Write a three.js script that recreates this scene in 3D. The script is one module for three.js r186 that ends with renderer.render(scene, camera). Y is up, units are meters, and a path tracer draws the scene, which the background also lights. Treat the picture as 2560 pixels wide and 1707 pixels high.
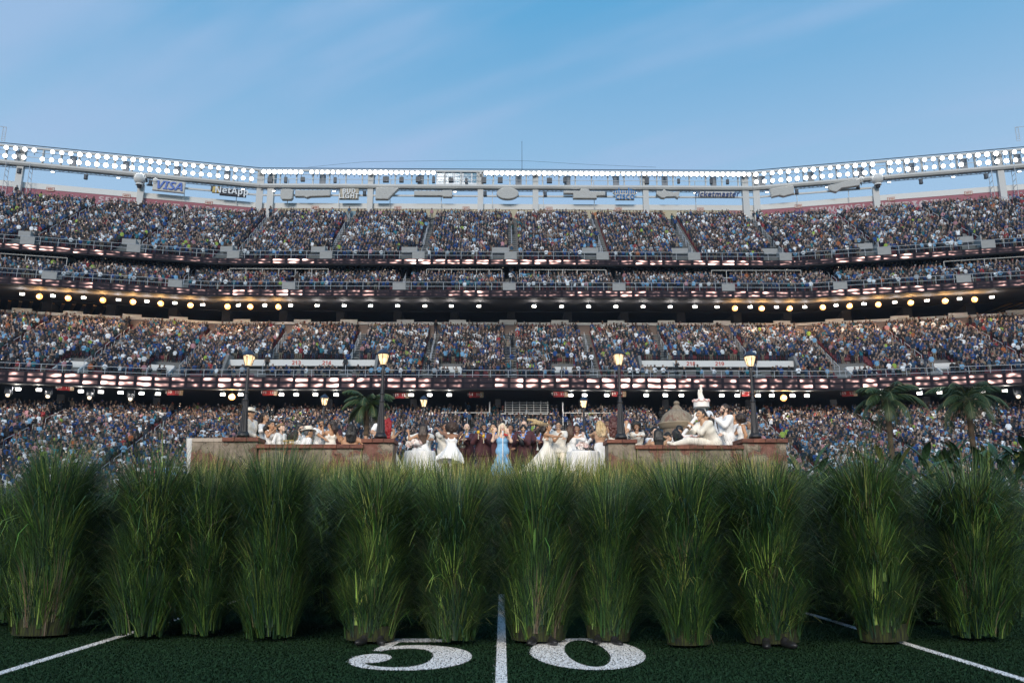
import * as THREE from 'three';
import { mergeGeometries } from 'three/addons/utils/BufferGeometryUtils.js';
import { FontLoader } from 'three/addons/loaders/FontLoader.js';
import { TextGeometry } from 'three/addons/geometries/TextGeometry.js';
import { ImprovedNoise } from 'three/addons/math/ImprovedNoise.js';
import { RectAreaLightUniformsLib } from 'three/addons/lights/RectAreaLightUniformsLib.js';

// ---------- camera ----------
const scene = new THREE.Scene();
const SW = 2560, SH = 1707, F = 1992, CAMH = 1.37;
const camera = new THREE.PerspectiveCamera(2 * Math.atan(SH / 2 / F) * 180 / Math.PI, SW / SH, 0.1, 3000);
const PITCH = 12.59 * Math.PI / 180, YAW = 0.72 * Math.PI / 180;
camera.position.set(0, CAMH, 0);
camera.rotation.order = 'YXZ';
camera.rotation.set(PITCH, -YAW, 0);
camera.updateMatrixWorld();

// ---------- renderer, exposure ----------
const renderer = new THREE.WebGLRenderer({ antialias: true });
renderer.toneMapping = THREE.LinearToneMapping;
renderer.toneMappingExposure = 1.0;
renderer.shadowMap.enabled = true;
RectAreaLightUniformsLib.init();

// ---------- noise, random ----------
const perlin = new ImprovedNoise();
const noise = (x, y, z) => perlin.noise(x, y, z);
function fbm(x, y, z, o = 4) { let a = 0.5, s = 0; for (let i = 0; i < o; i++) { s += a * noise(x, y, z); x *= 2.03; y *= 2.03; z *= 2.03; a *= 0.5; } return s; }
function rng(seed) { let a = seed >>> 0; return () => { a = (a + 0x6D2B79F5) >>> 0; let t = Math.imul(a ^ (a >>> 15), 1 | a); t = (t + Math.imul(t ^ (t >>> 7), 61 | t)) ^ t; return ((t ^ (t >>> 14)) >>> 0) / 4294967296; }; }
const clamp = (v, a, b) => Math.min(b, Math.max(a, v));
const lerp = (a, b, t) => a + (b - a) * t;
const sstep = (a, b, v) => { const t = clamp((v - a) / (b - a), 0, 1); return t * t * (3 - 2 * t); };
const D2R = Math.PI / 180;

// ---------- sky: clear dusk blue with thin cirrus ----------
{
  const W = 2048, H = 1024, data = new Float32Array(W * H * 4);
  const zen = [0.060, 0.270, 0.560], mid = [0.105, 0.385, 0.685], low = [0.385, 0.575, 0.800];
  for (let j = 0; j < H; j++) {
    const el = ((j + 0.5) / H - 0.5) * Math.PI, sy = Math.sin(el), cy = Math.cos(el);
    for (let i = 0; i < W; i++) {
      const ph = ((i + 0.5) / W - 0.5) * 2 * Math.PI, x = Math.cos(ph) * cy, z = Math.sin(ph) * cy;
      const e = Math.max(0, el / D2R);
      const a = sstep(17, 39, e), b = sstep(36, 75, e), o = (j * W + i) * 4;
      // cirrus: noise on a flat layer, stretched along one wind direction
      const k = 1 / (Math.max(sy, 0) + 0.12), wx = x * k, wz = z * k;
      const s1 = wx * 0.86 + wz * 0.51, s2 = -wx * 0.51 + wz * 0.86;
      const st = fbm(s1 * 0.7 + 3, s2 * 5.0 + 1, 0.3, 5) * 1.15 + fbm(s1 * 0.5 + 9, s2 * 0.9 + 4, 1.7, 4) * 0.9 + fbm(wx * 7, wz * 7, 5, 3) * 0.12 - 0.18 * wx;
      const haze = sstep(-0.18, 0.55, st) * 0.75 * sstep(4, 16, e);
      const cc = [0.365, 0.53, 0.785];
      for (let c = 0; c < 3; c++) {
        let v = lerp(lerp(low[c], mid[c], a), zen[c], b);
        v = lerp(v, Math.max(v, cc[c]), haze);
        if (el < 0) v = low[c] * 0.35;
        data[o + c] = v;
      }
      data[o + 3] = 1;
    }
  }
  const sky = new THREE.DataTexture(data, W, H, THREE.RGBAFormat, THREE.FloatType);
  sky.mapping = THREE.EquirectangularReflectionMapping; sky.magFilter = THREE.LinearFilter; sky.minFilter = THREE.LinearFilter; sky.needsUpdate = true;
  scene.background = sky; scene.environment = sky;
  scene.backgroundIntensity = 1; scene.environmentIntensity = 1;
}
// ---------- the last sunlight from the western sky behind the camera, very soft ----------
const sun = new THREE.DirectionalLight(new THREE.Color(1.0, 0.94, 0.86), 1.85);
sun.position.set(-28, 58, 140); sun.target.position.set(0, 0, -30);
sun.castShadow = true; sun.shadow.radius = 30; sun.shadow.mapSize.set(2048, 2048);
Object.assign(sun.shadow.camera, { left: -110, right: 110, top: 90, bottom: -90, near: 1, far: 500 });
scene.add(sun, sun.target);

// ---------- picking a point: the spot at forward distance d that lies under a place in the photograph ----------
function at(px, py, d) {
  const v = new THREE.Vector3((px - SW / 2) / F, -(py - SH / 2) / F, -1).applyEuler(camera.rotation);
  return new THREE.Vector3(v.x / -v.z * d, CAMH + v.y / -v.z * d, -d);
}
function ground(px, py) { const v = at(px, py, 1); const d = CAMH / (CAMH - v.y); return new THREE.Vector3(v.x * d, 0, -d); }
const _inv = new THREE.Quaternion().setFromEuler(camera.rotation).invert();
function proj(p) { const v = new THREE.Vector3(p.x, p.y - CAMH, p.z).applyQuaternion(_inv); return [SW / 2 + v.x / -v.z * F, SH / 2 - v.y / -v.z * F]; }

// ---------- naming ----------
const taken = {};
function numbered(n) { const k = taken[n] = (taken[n] ?? -1) + 1; return k ? n + '_' + String(k).padStart(3, '0') : n; }
function tag(o, label, category, group, kind) { o.userData.label = label; if (category) o.userData.category = category; if (group) o.userData.group = group; if (kind) o.userData.kind = kind; return o; }
function thing(name, label, category, pos = [0, 0, 0], turn = 0, group) { const o = new THREE.Group(); o.name = numbered(name); o.position.set(...pos); o.rotation.y = turn; scene.add(o); return tag(o, label, category, group); }
function obj(name, geo, mat, parent = scene) {
  const g = Array.isArray(geo) ? merge(geo) : geo;
  const m = new THREE.Mesh(g, mat); m.name = parent === scene ? numbered(name) : name; m.castShadow = m.receiveShadow = true; parent.add(m); return m;
}
function struct(name, geo, mat) { const m = obj(name, geo, mat); m.userData.kind = 'structure'; return m; }

const ONES = ['', 'first', 'second', 'third', 'fourth', 'fifth', 'sixth', 'seventh', 'eighth', 'ninth', 'tenth', 'eleventh', 'twelfth', 'thirteenth', 'fourteenth', 'fifteenth', 'sixteenth', 'seventeenth', 'eighteenth', 'nineteenth'], TENS = ['', '', 'twent', 'thirt', 'fort', 'fift', 'sixt', 'sevent', 'eight', 'ninet'];
const ordinal = i => { const n = i + 1; return n < 20 ? ONES[n] : n % 10 ? TENS[Math.floor(n / 10)] + 'y-' + ONES[n % 10] : TENS[n / 10] + 'ieth'; };
// ---------- geometry helpers ----------
function merge(list) {
  const idx = list.some(g => !g.index), l = list.map(g => { if (idx && g.index) g = g.toNonIndexed(); if (!g.attributes.uv) g.setAttribute('uv', new THREE.Float32BufferAttribute(new Float32Array(g.attributes.position.count * 2), 2)); return g; });
  const hasC = l.every(g => g.attributes.color);
  for (const g of l) for (const k of Object.keys(g.attributes)) if (!['position', 'normal', 'uv'].includes(k) && !(k === 'color' && hasC)) g.deleteAttribute(k);
  return l.length === 1 ? l[0] : mergeGeometries(l);
}
const M4 = new THREE.Matrix4(), EU = new THREE.Euler(), QQ = new THREE.Quaternion();
function put(g, x = 0, y = 0, z = 0, rx = 0, ry = 0, rz = 0, s = 1) { QQ.setFromEuler(EU.set(rx, ry, rz, 'YXZ')); return g.applyMatrix4(M4.compose(new THREE.Vector3(x, y, z), QQ, Array.isArray(s) ? new THREE.Vector3(...s) : new THREE.Vector3(s, s, s))); }
function box(w, h, d, x = 0, y = 0, z = 0, ry = 0, rx = 0, rz = 0) { return put(new THREE.BoxGeometry(w, h, d), x, y, z, rx, ry, rz); }
function cyl(r1, r2, h, x = 0, y = 0, z = 0, n = 12, rx = 0, ry = 0, rz = 0) { return put(new THREE.CylinderGeometry(r1, r2, h, n), x, y, z, rx, ry, rz); }
function sph(r, x = 0, y = 0, z = 0, n = 12, s = [1, 1, 1]) { return put(new THREE.SphereGeometry(r, n, Math.ceil(n * 0.7)), x, y, z, 0, 0, 0, s); }
function lathe(pts, n = 16, x = 0, y = 0, z = 0) { return put(new THREE.LatheGeometry(pts.map(p => new THREE.Vector2(p[0], p[1])), n), x, y, z); }
const V = (x, y, z) => new THREE.Vector3(x, y, z);
function rod(a, b, r, n = 6, r2 = r) { const d = b.clone().sub(a), L = d.length(), g = new THREE.CylinderGeometry(r2, r, L, n); g.translate(0, L / 2, 0); g.applyQuaternion(new THREE.Quaternion().setFromUnitVectors(V(0, 1, 0), d.normalize())); g.translate(a.x, a.y, a.z); return g; }
function bar(a, b, w, h) { const d = b.clone().sub(a), L = d.length(); d.normalize(); const g = new THREE.BoxGeometry(w, h, L); g.applyMatrix4(new THREE.Matrix4().lookAt(a, b, Math.abs(d.y) > 0.95 ? V(0, 0, 1) : V(0, 1, 0))); const m = a.clone().add(b).multiplyScalar(0.5); g.translate(m.x, m.y, m.z); return g; }
function tube(pts, r, n = 5, seg = 12) { return new THREE.TubeGeometry(new THREE.CatmullRomCurve3(pts), seg, r, n); }
function flat(geo) { const g = geo.index ? geo.toNonIndexed() : geo; g.computeVertexNormals(); return g; }
const lin = (r, g, b) => new THREE.Color().setRGB(r, g, b);
function mat(c, rough = 0.8, extra = {}) { return new THREE.MeshStandardMaterial({ color: Array.isArray(c) ? lin(...c) : c, roughness: rough, ...extra }); }
function noiseTex(w, h, fn, srgb = true) { const d = new Uint8Array(w * h * 4); for (let j = 0; j < h; j++) for (let i = 0; i < w; i++) { const c = fn(i / w, j / h, i, j), o = (j * w + i) * 4; for (let k = 0; k < 3; k++) d[o + k] = clamp(Math.round(c[k] * 255), 0, 255); d[o + 3] = 255; } const t = new THREE.DataTexture(d, w, h); t.wrapS = t.wrapT = THREE.RepeatWrapping; t.magFilter = THREE.LinearFilter; t.minFilter = THREE.LinearMipmapLinearFilter; t.generateMipmaps = true; if (srgb) t.colorSpace = THREE.SRGBColorSpace; t.needsUpdate = true; return t; }
const fontSerif = await new FontLoader().loadAsync('fonts/droid/droid_serif_bold.typeface.json');
const fontSans = await new FontLoader().loadAsync('fonts/droid/droid_sans_bold.typeface.json');
function text(str, size, depth, font = fontSans, shear = 0, curve = 3) {
  const g = new TextGeometry(str, { font, size, depth, curveSegments: curve, bevelEnabled: false }); g.computeBoundingBox(); const b = g.boundingBox;
  g.translate(-(b.min.x + b.max.x) / 2, -(b.min.y + b.max.y) / 2, 0);
  if (shear) g.applyMatrix4(new THREE.Matrix4().set(1, shear, 0, 0, 0, 1, 0, 0, 0, 0, 1, 0, 0, 0, 0, 1)); return g;
}

// ---------- surface nets: a smooth mesh of a distance field ----------
function net(sdf, mn, mx, c, margin = 1.25) {
  const nx = Math.ceil((mx[0] - mn[0]) / c) + 1, ny = Math.ceil((mx[1] - mn[1]) / c) + 1, nz = Math.ceil((mx[2] - mn[2]) / c) + 1, sx = 1, sy = nx, sz = nx * ny;
  const f = new Float32Array(nx * ny * nz), B = 4, lim = (B * c * 0.87 + c) * margin;
  for (let bz = 0; bz < nz; bz += B) for (let by = 0; by < ny; by += B) for (let bx = 0; bx < nx; bx += B) {
    const v = sdf(mn[0] + (bx + 1.5) * c, mn[1] + (by + 1.5) * c, mn[2] + (bz + 1.5) * c), skip = Math.abs(v) > lim;
    for (let z = bz; z < Math.min(nz, bz + B); z++) for (let y = by; y < Math.min(ny, by + B); y++) for (let x = bx; x < Math.min(nx, bx + B); x++) f[x + y * sy + z * sz] = skip ? v : sdf(mn[0] + x * c, mn[1] + y * c, mn[2] + z * c);
  }
  const id = new Int32Array(nx * ny * nz).fill(-1), pos = [], ind = [];
  const off = [0, 1, sy, sy + 1, sz, sz + 1, sz + sy, sz + sy + 1], ed = [[0, 1], [2, 3], [4, 5], [6, 7], [0, 2], [1, 3], [4, 6], [5, 7], [0, 4], [1, 5], [2, 6], [3, 7]];
  for (let z = 0; z < nz - 1; z++) for (let y = 0; y < ny - 1; y++) for (let x = 0; x < nx - 1; x++) {
    const o = x + y * sy + z * sz; let m = 0; for (let k = 0; k < 8; k++) if (f[o + off[k]] < 0) m |= 1 << k;
    if (m === 0 || m === 255) continue;
    let px = 0, py = 0, pz = 0, n = 0;
    for (const [a, b] of ed) { if (((m >> a) & 1) === ((m >> b) & 1)) continue; const va = f[o + off[a]], vb = f[o + off[b]], t = va / (va - vb); px += lerp(a & 1, b & 1, t); py += lerp((a >> 1) & 1, (b >> 1) & 1, t); pz += lerp((a >> 2) & 1, (b >> 2) & 1, t); n++; }
    id[o] = pos.length / 3; pos.push(mn[0] + (x + px / n) * c, mn[1] + (y + py / n) * c, mn[2] + (z + pz / n) * c);
  }
  const quad = (a, b, cc, d, flip) => { if (a < 0 || b < 0 || cc < 0 || d < 0) return; flip ? ind.push(a, cc, b, a, d, cc) : ind.push(a, b, cc, a, cc, d); };
  for (let z = 1; z < nz - 1; z++) for (let y = 1; y < ny - 1; y++) for (let x = 1; x < nx - 1; x++) {
    const o = x + y * sy + z * sz, s = f[o] < 0;
    if (s !== (f[o + 1] < 0)) quad(id[o], id[o - sy], id[o - sy - sz], id[o - sz], s);
    if (s !== (f[o + sy] < 0)) quad(id[o], id[o - sz], id[o - sz - 1], id[o - 1], s);
    if (s !== (f[o + sz] < 0)) quad(id[o], id[o - 1], id[o - 1 - sy], id[o - sy], s);
  }
  const g = new THREE.BufferGeometry(); g.setAttribute('position', new THREE.Float32BufferAttribute(pos, 3)); g.setIndex(ind); g.computeVertexNormals(); return g;
}
const smin = (a, b, k) => { const h = Math.max(k - Math.abs(a - b), 0) / k; return Math.min(a, b) - h * h * k * 0.25; };
function cap(x, y, z, b) { // tapered capsule [ax,ay,az,bx,by,bz,ra,rb]
  const dx = b[3] - b[0], dy = b[4] - b[1], dz = b[5] - b[2], L = dx * dx + dy * dy + dz * dz || 1e-9; let t = ((x - b[0]) * dx + (y - b[1]) * dy + (z - b[2]) * dz) / L; t = t < 0 ? 0 : t > 1 ? 1 : t;
  const ex = x - b[0] - dx * t, ey = y - b[1] - dy * t, ez = z - b[2] - dz * t; return Math.sqrt(ex * ex + ey * ey + ez * ez) - (b[6] + (b[7] - b[6]) * t);
}
const ell = (x, y, z, cx, cy, cz, rx, ry, rz) => { const a = (x - cx) / rx, b = (y - cy) / ry, c = (z - cz) / rz, k = Math.sqrt(a * a + b * b + c * c); return (k - 1) * Math.min(rx, ry, rz) * (k > 1 ? 1 : 1); };
console.log('helpers done');
// ================= THE FIELD =================
const turfTex = noiseTex(512, 512, (u, v, i, j) => { const n = 0.5 + 0.55 * fbm(u * 60, v * 60, 2, 3) + 0.25 * noise(i * 0.9, j * 0.9, 1); const k = 0.55 + 0.55 * n; return [0.15 * k + 0.03, 0.26 * k + 0.04, 0.165 * k + 0.03]; });
turfTex.repeat.set(120, 120);
struct('field', put(new THREE.PlaneGeometry(1600, 1600), 0, 0, 0, -Math.PI / 2), new THREE.MeshPhysicalMaterial({ roughness: 1, specularIntensity: 0.15, map: turfTex, bumpMap: turfTex, bumpScale: 0.004 }));
const digitSpan = [ground(1000, 1677).z, ground(1000, 1597).z];   // near and far edge of the numerals
const NB = -digitSpan[0], NT = -digitSpan[1];
// numeral outlines in a 1.22 x 1 box (x to the right, y up the field)
function curveShape(fn) { const s = new THREE.Shape(); fn(s); return s; }
const five = curveShape(s => {
  s.moveTo(0.24, 1.0); s.lineTo(0.88, 1.0); s.lineTo(0.88, 0.86); s.lineTo(0.36, 0.86); s.lineTo(0.31, 0.70);
  s.bezierCurveTo(0.48, 0.78, 0.72, 0.76, 0.90, 0.70); s.bezierCurveTo(1.12, 0.63, 1.22, 0.50, 1.22, 0.36); s.bezierCurveTo(1.22, 0.14, 0.95, 0.0, 0.60, 0.0);
  s.bezierCurveTo(0.25, 0.0, 0.0, 0.13, 0.0, 0.30); s.bezierCurveTo(0.0, 0.42, 0.14, 0.48, 0.26, 0.46); s.bezierCurveTo(0.40, 0.44, 0.44, 0.34, 0.38, 0.26); s.bezierCurveTo(0.34, 0.21, 0.26, 0.19, 0.18, 0.20);
  s.bezierCurveTo(0.24, 0.11, 0.40, 0.08, 0.54, 0.08); s.bezierCurveTo(0.72, 0.08, 0.82, 0.18, 0.82, 0.36); s.bezierCurveTo(0.82, 0.52, 0.72, 0.63, 0.52, 0.63); s.bezierCurveTo(0.40, 0.63, 0.30, 0.60, 0.24, 0.55); s.lineTo(0.15, 0.56); s.lineTo(0.24, 1.0);
});
const zero = curveShape(s => { s.absellipse(0.61, 0.5, 0.61, 0.5, 0, Math.PI * 2); const h = new THREE.Path(); h.absellipse(0.61, 0.5, 0.23, 0.42, 0, Math.PI * 2); s.holes.push(h); });
const paint = mat([0.80, 0.815, 0.83], 0.9, { bumpMap: turfTex, bumpScale: 0.004 });
const digitPolys = [];
function digit(shape, x0, x1, label) {
  const g = new THREE.ShapeGeometry(shape, 18), p = g.attributes.position, sx = (x1 - x0) / 1.22;
  for (let i = 0; i < p.count; i++) p.setXYZ(i, x0 + p.getX(i) * sx, 0.004, -(NB + p.getY(i) * (NT - NB)));
  g.computeVertexNormals(); const m = struct('field_number', g, paint); tag(m, label);
  const toP = a => a.map(q => [x0 + q.x * sx, NB + q.y * (NT - NB)]); const e = shape.extractPoints(18); digitPolys.push([toP(e.shape), e.holes.map(toP)]);
}
digit(five, -1.52, -0.30, 'painted white figure 5 on the turf'); digit(zero, 0.30, 1.50, 'painted white figure 0 on the turf');
for (const [x, lab] of [[0, 'painted white yard line between the figures 5 and 0'], [-4.572, 'painted white yard line slanting at the left edge'], [4.572, 'painted white yard line slanting at the right edge']])
  tag(struct('yard_line', box(0.104, 0.004, 44, x, 0.003, -22.5), paint), lab);
const inPoly = (p, x, y) => { let r = false; for (let i = 0, j = p.length - 1; i < p.length; j = i++) if ((p[i][1] > y) !== (p[j][1] > y) && x < (p[j][0] - p[i][0]) * (y - p[i][1]) / (p[j][1] - p[i][1]) + p[i][0]) r = !r; return r; };
const painted = (x, d) => { for (const l of [0, -4.572, 4.572]) if (Math.abs(x - l) < 0.052 + 0.006 * noise(x * 40, d * 40, 3)) return true; if (d < NB - 0.1 || d > NT + 0.1 || Math.abs(x) > 1.6) return false; for (const [o, h] of digitPolys) if (inPoly(o, x, d) && !h.some(q => inPoly(q, x, d))) return true; return false; };
{ // short synthetic blades standing out of the turf, painted where the lines run
  const R = rng(5), pos = [], nor = [];
  for (let k = 0; k < 9; k++) { const a = R() * 6.28, r = R() * 0.028, x = Math.cos(a) * r, z = Math.sin(a) * r, b = R() * 6.28, w = 0.0022, h = 0.008 + R() * 0.008, l = 0.009; const dx = Math.cos(b) * w, dz = Math.sin(b) * w, tx = x + (R() - 0.5) * l * 2, tz = z + (R() - 0.5) * l * 2; pos.push(x - dx, 0, z - dz, x + dx, 0, z + dz, tx, h, tz); for (let q = 0; q < 3; q++) nor.push(Math.sin(b) * 0.5, 0.85, -Math.cos(b) * 0.5); }
  const g = new THREE.BufferGeometry(); g.setAttribute('position', new THREE.Float32BufferAttribute(pos, 3)); g.setAttribute('normal', new THREE.Float32BufferAttribute(nor, 3));
  const list = []; for (let d = 6.2; d < 15; d += lerp(0.029, 0.055, (d - 6.2) / 9)) { const w = d * 0.72 + 0.4; for (let x = -w; x < w; x += lerp(0.029, 0.055, (d - 6.2) / 9)) list.push([x + (R() - 0.5) * 0.04, d + (R() - 0.5) * 0.04]); }
  const im = new THREE.InstancedMesh(g, new THREE.MeshPhysicalMaterial({ roughness: 1, specularIntensity: 0.15, side: THREE.DoubleSide }), list.length), m = new THREE.Matrix4(), c = new THREE.Color(), q = new THREE.Quaternion();
  list.forEach(([x, d], i) => { q.setFromAxisAngle(V(0, 1, 0), R() * 6.28); const pt = painted(x, d) && R() > 0.03, s = 0.8 + R() * 0.5; m.compose(V(x, pt ? 0.004 : 0.002, -d), q, V(s, pt ? s * 0.55 : s, s)); im.setMatrixAt(i, m); if (pt) { const k = 0.80 + R() * 0.06; c.setRGB(k, k * 1.01, k * 1.03); } else { const k = 0.95 + 0.15 * R() + 0.45 * fbm(x * 0.8, d * 0.8, 4, 3) + 0.12 * Math.sin(d * 2.1); c.setRGB(0.042 * k, 0.098 * k, 0.048 * k); } im.setColorAt(i, c); });
  im.name = 'turf_blades'; scene.add(im); tag(im, 'short green turf blades covering the playing field', 'turf', null, 'stuff');
}
console.log('field done');

// ================= THE STADIUM =================
const CX = 0.7, WA = 13 * D2R, halfC = off => 37 + (off - 110) * Math.tan(WA / 2), REF = 95, WING = 56;
const UMAX = halfC(REF) + WING;
function plan(off, u) { // plan position for a deck line at forward distance off; u runs along the stand
  const L = halfC(off), LR = halfC(REF), s = Math.sign(u) || 1, a = Math.abs(u);
  if (a <= LR) return { x: CX + u * L / LR, z: -off, r: 0 };
  const t = a - LR; return { x: CX + s * (L + t * Math.cos(WA)), z: -(off - t * Math.sin(WA)), r: -s * WA };
}
function uAt(px, off, h) { let a = -UMAX - 30, b = UMAX + 30; for (let i = 0; i < 40; i++) { const m = (a + b) / 2, p = plan(off, m); if (proj(V(p.x, h, p.z))[0] < px) a = m; else b = m; } return (a + b) / 2; }
const LRr = halfC(REF);
const SEGS = [[-UMAX, -LRr], [-LRr, LRr], [LRr, UMAX]];
// a strip of profile points [[off,h],...] swept along u0..u1
function sweep(prof, u0, u1, closed = false) {
  const us = [u0]; for (const b of [-LRr, LRr]) if (b > u0 + 0.01 && b < u1 - 0.01) us.push(b); us.push(u1);
  const pos = [], uv = [], P = closed ? [...prof, prof[0]] : prof;
  for (let i = 0; i < us.length - 1; i++) { let acc = 0; for (let k = 0; k < P.length - 1; k++) {
    const [o1, h1] = P[k], [o2, h2] = P[k + 1], a = plan(o1, us[i]), b = plan(o1, us[i + 1]), c = plan(o2, us[i + 1]), d = plan(o2, us[i]);
    const l = Math.hypot(o2 - o1, h2 - h1), U0 = us[i], U1 = us[i + 1];
    pos.push(a.x, h1, a.z, b.x, h1, b.z, c.x, h2, c.z, a.x, h1, a.z, c.x, h2, c.z, d.x, h2, d.z); uv.push(U0, acc, U1, acc, U1, acc + l, U0, acc, U1, acc + l, U0, acc + l); acc += l;
  } }
  if (closed) for (const u of [u0, u1]) { const tri = THREE.ShapeUtils.triangulateShape(prof.map(p => new THREE.Vector2(p[0], p[1])), []); for (const t of tri) for (const k of t) { const p = plan(prof[k][0], u); pos.push(p.x, prof[k][1], p.z); uv.push(prof[k][0], prof[k][1]); } }
  const g = new THREE.BufferGeometry(); g.setAttribute('position', new THREE.Float32BufferAttribute(pos, 3)); g.setAttribute('uv', new THREE.Float32BufferAttribute(uv, 2)); g.computeVertexNormals(); return g;
}
const slabs = (prof, u0 = -UMAX, u1 = UMAX) => sweep(prof, u0, u1, true);
const rectP = (o1, o2, h1, h2) => [[o1, h1], [o2, h1], [o2, h2], [o1, h2]];
function placeU(g, off, u, h) { const p = plan(off, u); return put(g, p.x, h, p.z, 0, p.r, 0); } // a geometry facing the field
const facing = u => plan(REF, u).r;

const concTex = noiseTex(256, 256, (u, v) => { const n = 0.5 + 0.5 * fbm(u * 8, v * 8, 5, 4); const k = 0.72 + 0.28 * n; return [k, k * 0.99, k * 0.97]; });
concTex.repeat.set(0.2, 0.2);
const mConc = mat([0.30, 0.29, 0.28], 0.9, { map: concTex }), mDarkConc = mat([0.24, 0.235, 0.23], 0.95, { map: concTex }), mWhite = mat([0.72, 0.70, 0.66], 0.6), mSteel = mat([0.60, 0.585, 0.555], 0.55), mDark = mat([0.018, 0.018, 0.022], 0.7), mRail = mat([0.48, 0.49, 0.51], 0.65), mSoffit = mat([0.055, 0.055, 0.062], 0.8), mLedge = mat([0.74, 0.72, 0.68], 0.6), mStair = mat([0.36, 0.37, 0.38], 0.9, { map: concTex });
const mGlass = new THREE.MeshPhysicalMaterial({ color: lin(0.8, 0.87, 0.9), roughness: 0.05, transmission: 1, thickness: 0, ior: 1.45, specularIntensity: 0 });

// four decks: first row (off,h), rows, run, rise
const DECKS = {
  lower: { o: 58.5, h: 2.0, n: 33, run: 0.82, rise: 0.305, aisle: 10.6, shift: -4.4 },
  club: { o: 79.6, h: 15.05, n: 19, run: 0.815, rise: 0.452, aisle: 8.95, shift: 0.2 },
  middle: { o: 89.0, h: 27.15, n: 8, run: 0.86, rise: 0.50, aisle: 13.0, shift: 0.4 },
  upper: { o: 93.2, h: 32.35, n: 24, run: 0.83, rise: 0.56, aisle: 11.35, shift: 0.5 },
};
const deckInfo = { lower: ['lower stand of packed terraces behind the stage', 'lower_stand'], club: ['second stand with packed terraces above the lowest light band', 'club_stand'], middle: ['shallow third stand between the two upper light bands', 'middle_stand'], upper: ['steep top stand of packed terraces under the floodlight gantry', 'upper_stand'] };
const deckObj = {};
for (const [k, D] of Object.entries(DECKS)) {
  const [label, name] = deckInfo[k], t = deckObj[k] = thing(name, label, 'stand'), prof = [];
  for (let i = 0; i < D.n; i++) prof.push([D.o + i * D.run, D.h + i * D.rise], [D.o + (i + 1) * D.run, D.h + i * D.rise]);
  const oE = D.o + D.n * D.run, hE = D.h + (D.n - 1) * D.rise, th = k === 'lower' ? 2 : 0.55;
  const under = k === 'lower' ? [[oE, -0.1], [D.o, -0.1]] : [[oE, hE - th], [D.o, D.h - th]];
  obj('terrace', slabs([...prof, ...under]), mDarkConc, t);
  D.aisles = []; for (let j = -9; j <= 9; j++) { const u = D.shift + j * D.aisle; if (Math.abs(u) < UMAX - 2) D.aisles.push(u); }
  for (const u of D.aisles) { // stair flight and its middle handrail
    const w = k === 'lower' ? 1.1 : 1.25, st = [];
    const sp = []; for (let i = 0; i < D.n * 2; i++) sp.push([D.o + i * D.run / 2, D.h + 0.01 + i * D.rise / 2], [D.o + (i + 1) * D.run / 2, D.h + 0.01 + i * D.rise / 2]);
    const e = sp[sp.length - 1]; obj('stair_flight', sweep([...sp, [e[0], e[1] - 0.5], [D.o, D.h - 0.3]], u - w / 2, u + w / 2, true), mStair, t);
    for (let i = 2; i < D.n - 2; i += 3) { const a = plan(D.o + i * D.run, u), b = plan(D.o + (i + 2) * D.run, u), ha = D.h + i * D.rise + 0.95, hb = ha + 2 * D.rise; st.push(rod(V(a.x, ha, a.z), V(b.x, hb, b.z), 0.035, 5), rod(V(a.x, ha - 0.95, a.z), V(a.x, ha, a.z), 0.035, 5), rod(V(b.x, hb - 0.95, b.z), V(b.x, hb, b.z), 0.035, 5)); }
    obj('handrail', st, mRail, t);
  }
  // front rail: posts, two pipes and glass
  const rails = []; for (const hh of [1.05, 0.55]) for (const [a, b] of SEGS) { const A = plan(D.o - 0.25, a), B = plan(D.o - 0.25, b); rails.push(rod(V(A.x, D.h + hh, A.z), V(B.x, D.h + hh, B.z), 0.03, 5)); }
  for (let u = -UMAX; u < UMAX; u += 1.9) { const A = plan(D.o - 0.25, u); rails.push(rod(V(A.x, D.h - 0.1, A.z), V(A.x, D.h + 1.05, A.z), 0.03, 5)); }
  obj('front_rail', rails, mRail, t); obj('rail_glass', sweep([[D.o - 0.2, D.h + 0.05], [D.o - 0.2, D.h + 0.98]], -UMAX, UMAX), mGlass, t);
}
// low front wall of the lower stand
obj('front_wall', slabs(rectP(58.0, 58.3, 0, 2.0)), mConc, deckObj.lower);

// ---- light bands: screens that run along the deck edges ----
function ledTexture(seed, n, live = 0.62) { // rows of glowing lamps shown on a dark screen
  const W = 2048, H = 48, R = rng(seed), cells = []; for (let i = 0; i < n; i++) { const act = clamp(live + 0.9 * noise(i * 0.23 + seed, seed * 1.7, 0.5) + 0.45 * (R() - 0.5), 0.05, 1); cells.push([0, 1].map(() => ({ a: clamp(act + 0.35 * (R() - 0.5), 0, 1), s: [0, 1, 2].map(() => [R(), 0.3 + 0.4 * R(), 0.03 + 0.09 * R(), R()]) }))); }
  return noiseTex(W, H, (u, v) => {
    const x = u * n, i = Math.min(n - 1, Math.floor(x)), fx = x - i, r = v > 0.5 ? 1 : 0, fy = (v - r * 0.5) * 2, c = cells[i][r];
    const inside = sstep(0.06, 0.12, fx) * (1 - sstep(0.88, 0.94, fx)) * sstep(0.12, 0.22, fy) * (1 - sstep(0.8, 0.9, fy));
    let g = 0.03 + 0.14 * c.a; for (const [sx, sy, sw, sa] of c.s) { const q = Math.exp(-(((fx - sx * 0.8 - 0.1) / (sw + 0.16 * c.a)) ** 2) - ((fy - sy) / (0.13 + 0.16 * c.a)) ** 2); g += q * (0.25 + sa * 0.5) * (0.25 + 1.3 * c.a); }
    g *= inside; const base = [0.030, 0.024, 0.036]; return [base[0] + g * 1.0, base[1] + g * 0.80, base[2] + g * 0.74];
  });
}
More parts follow.
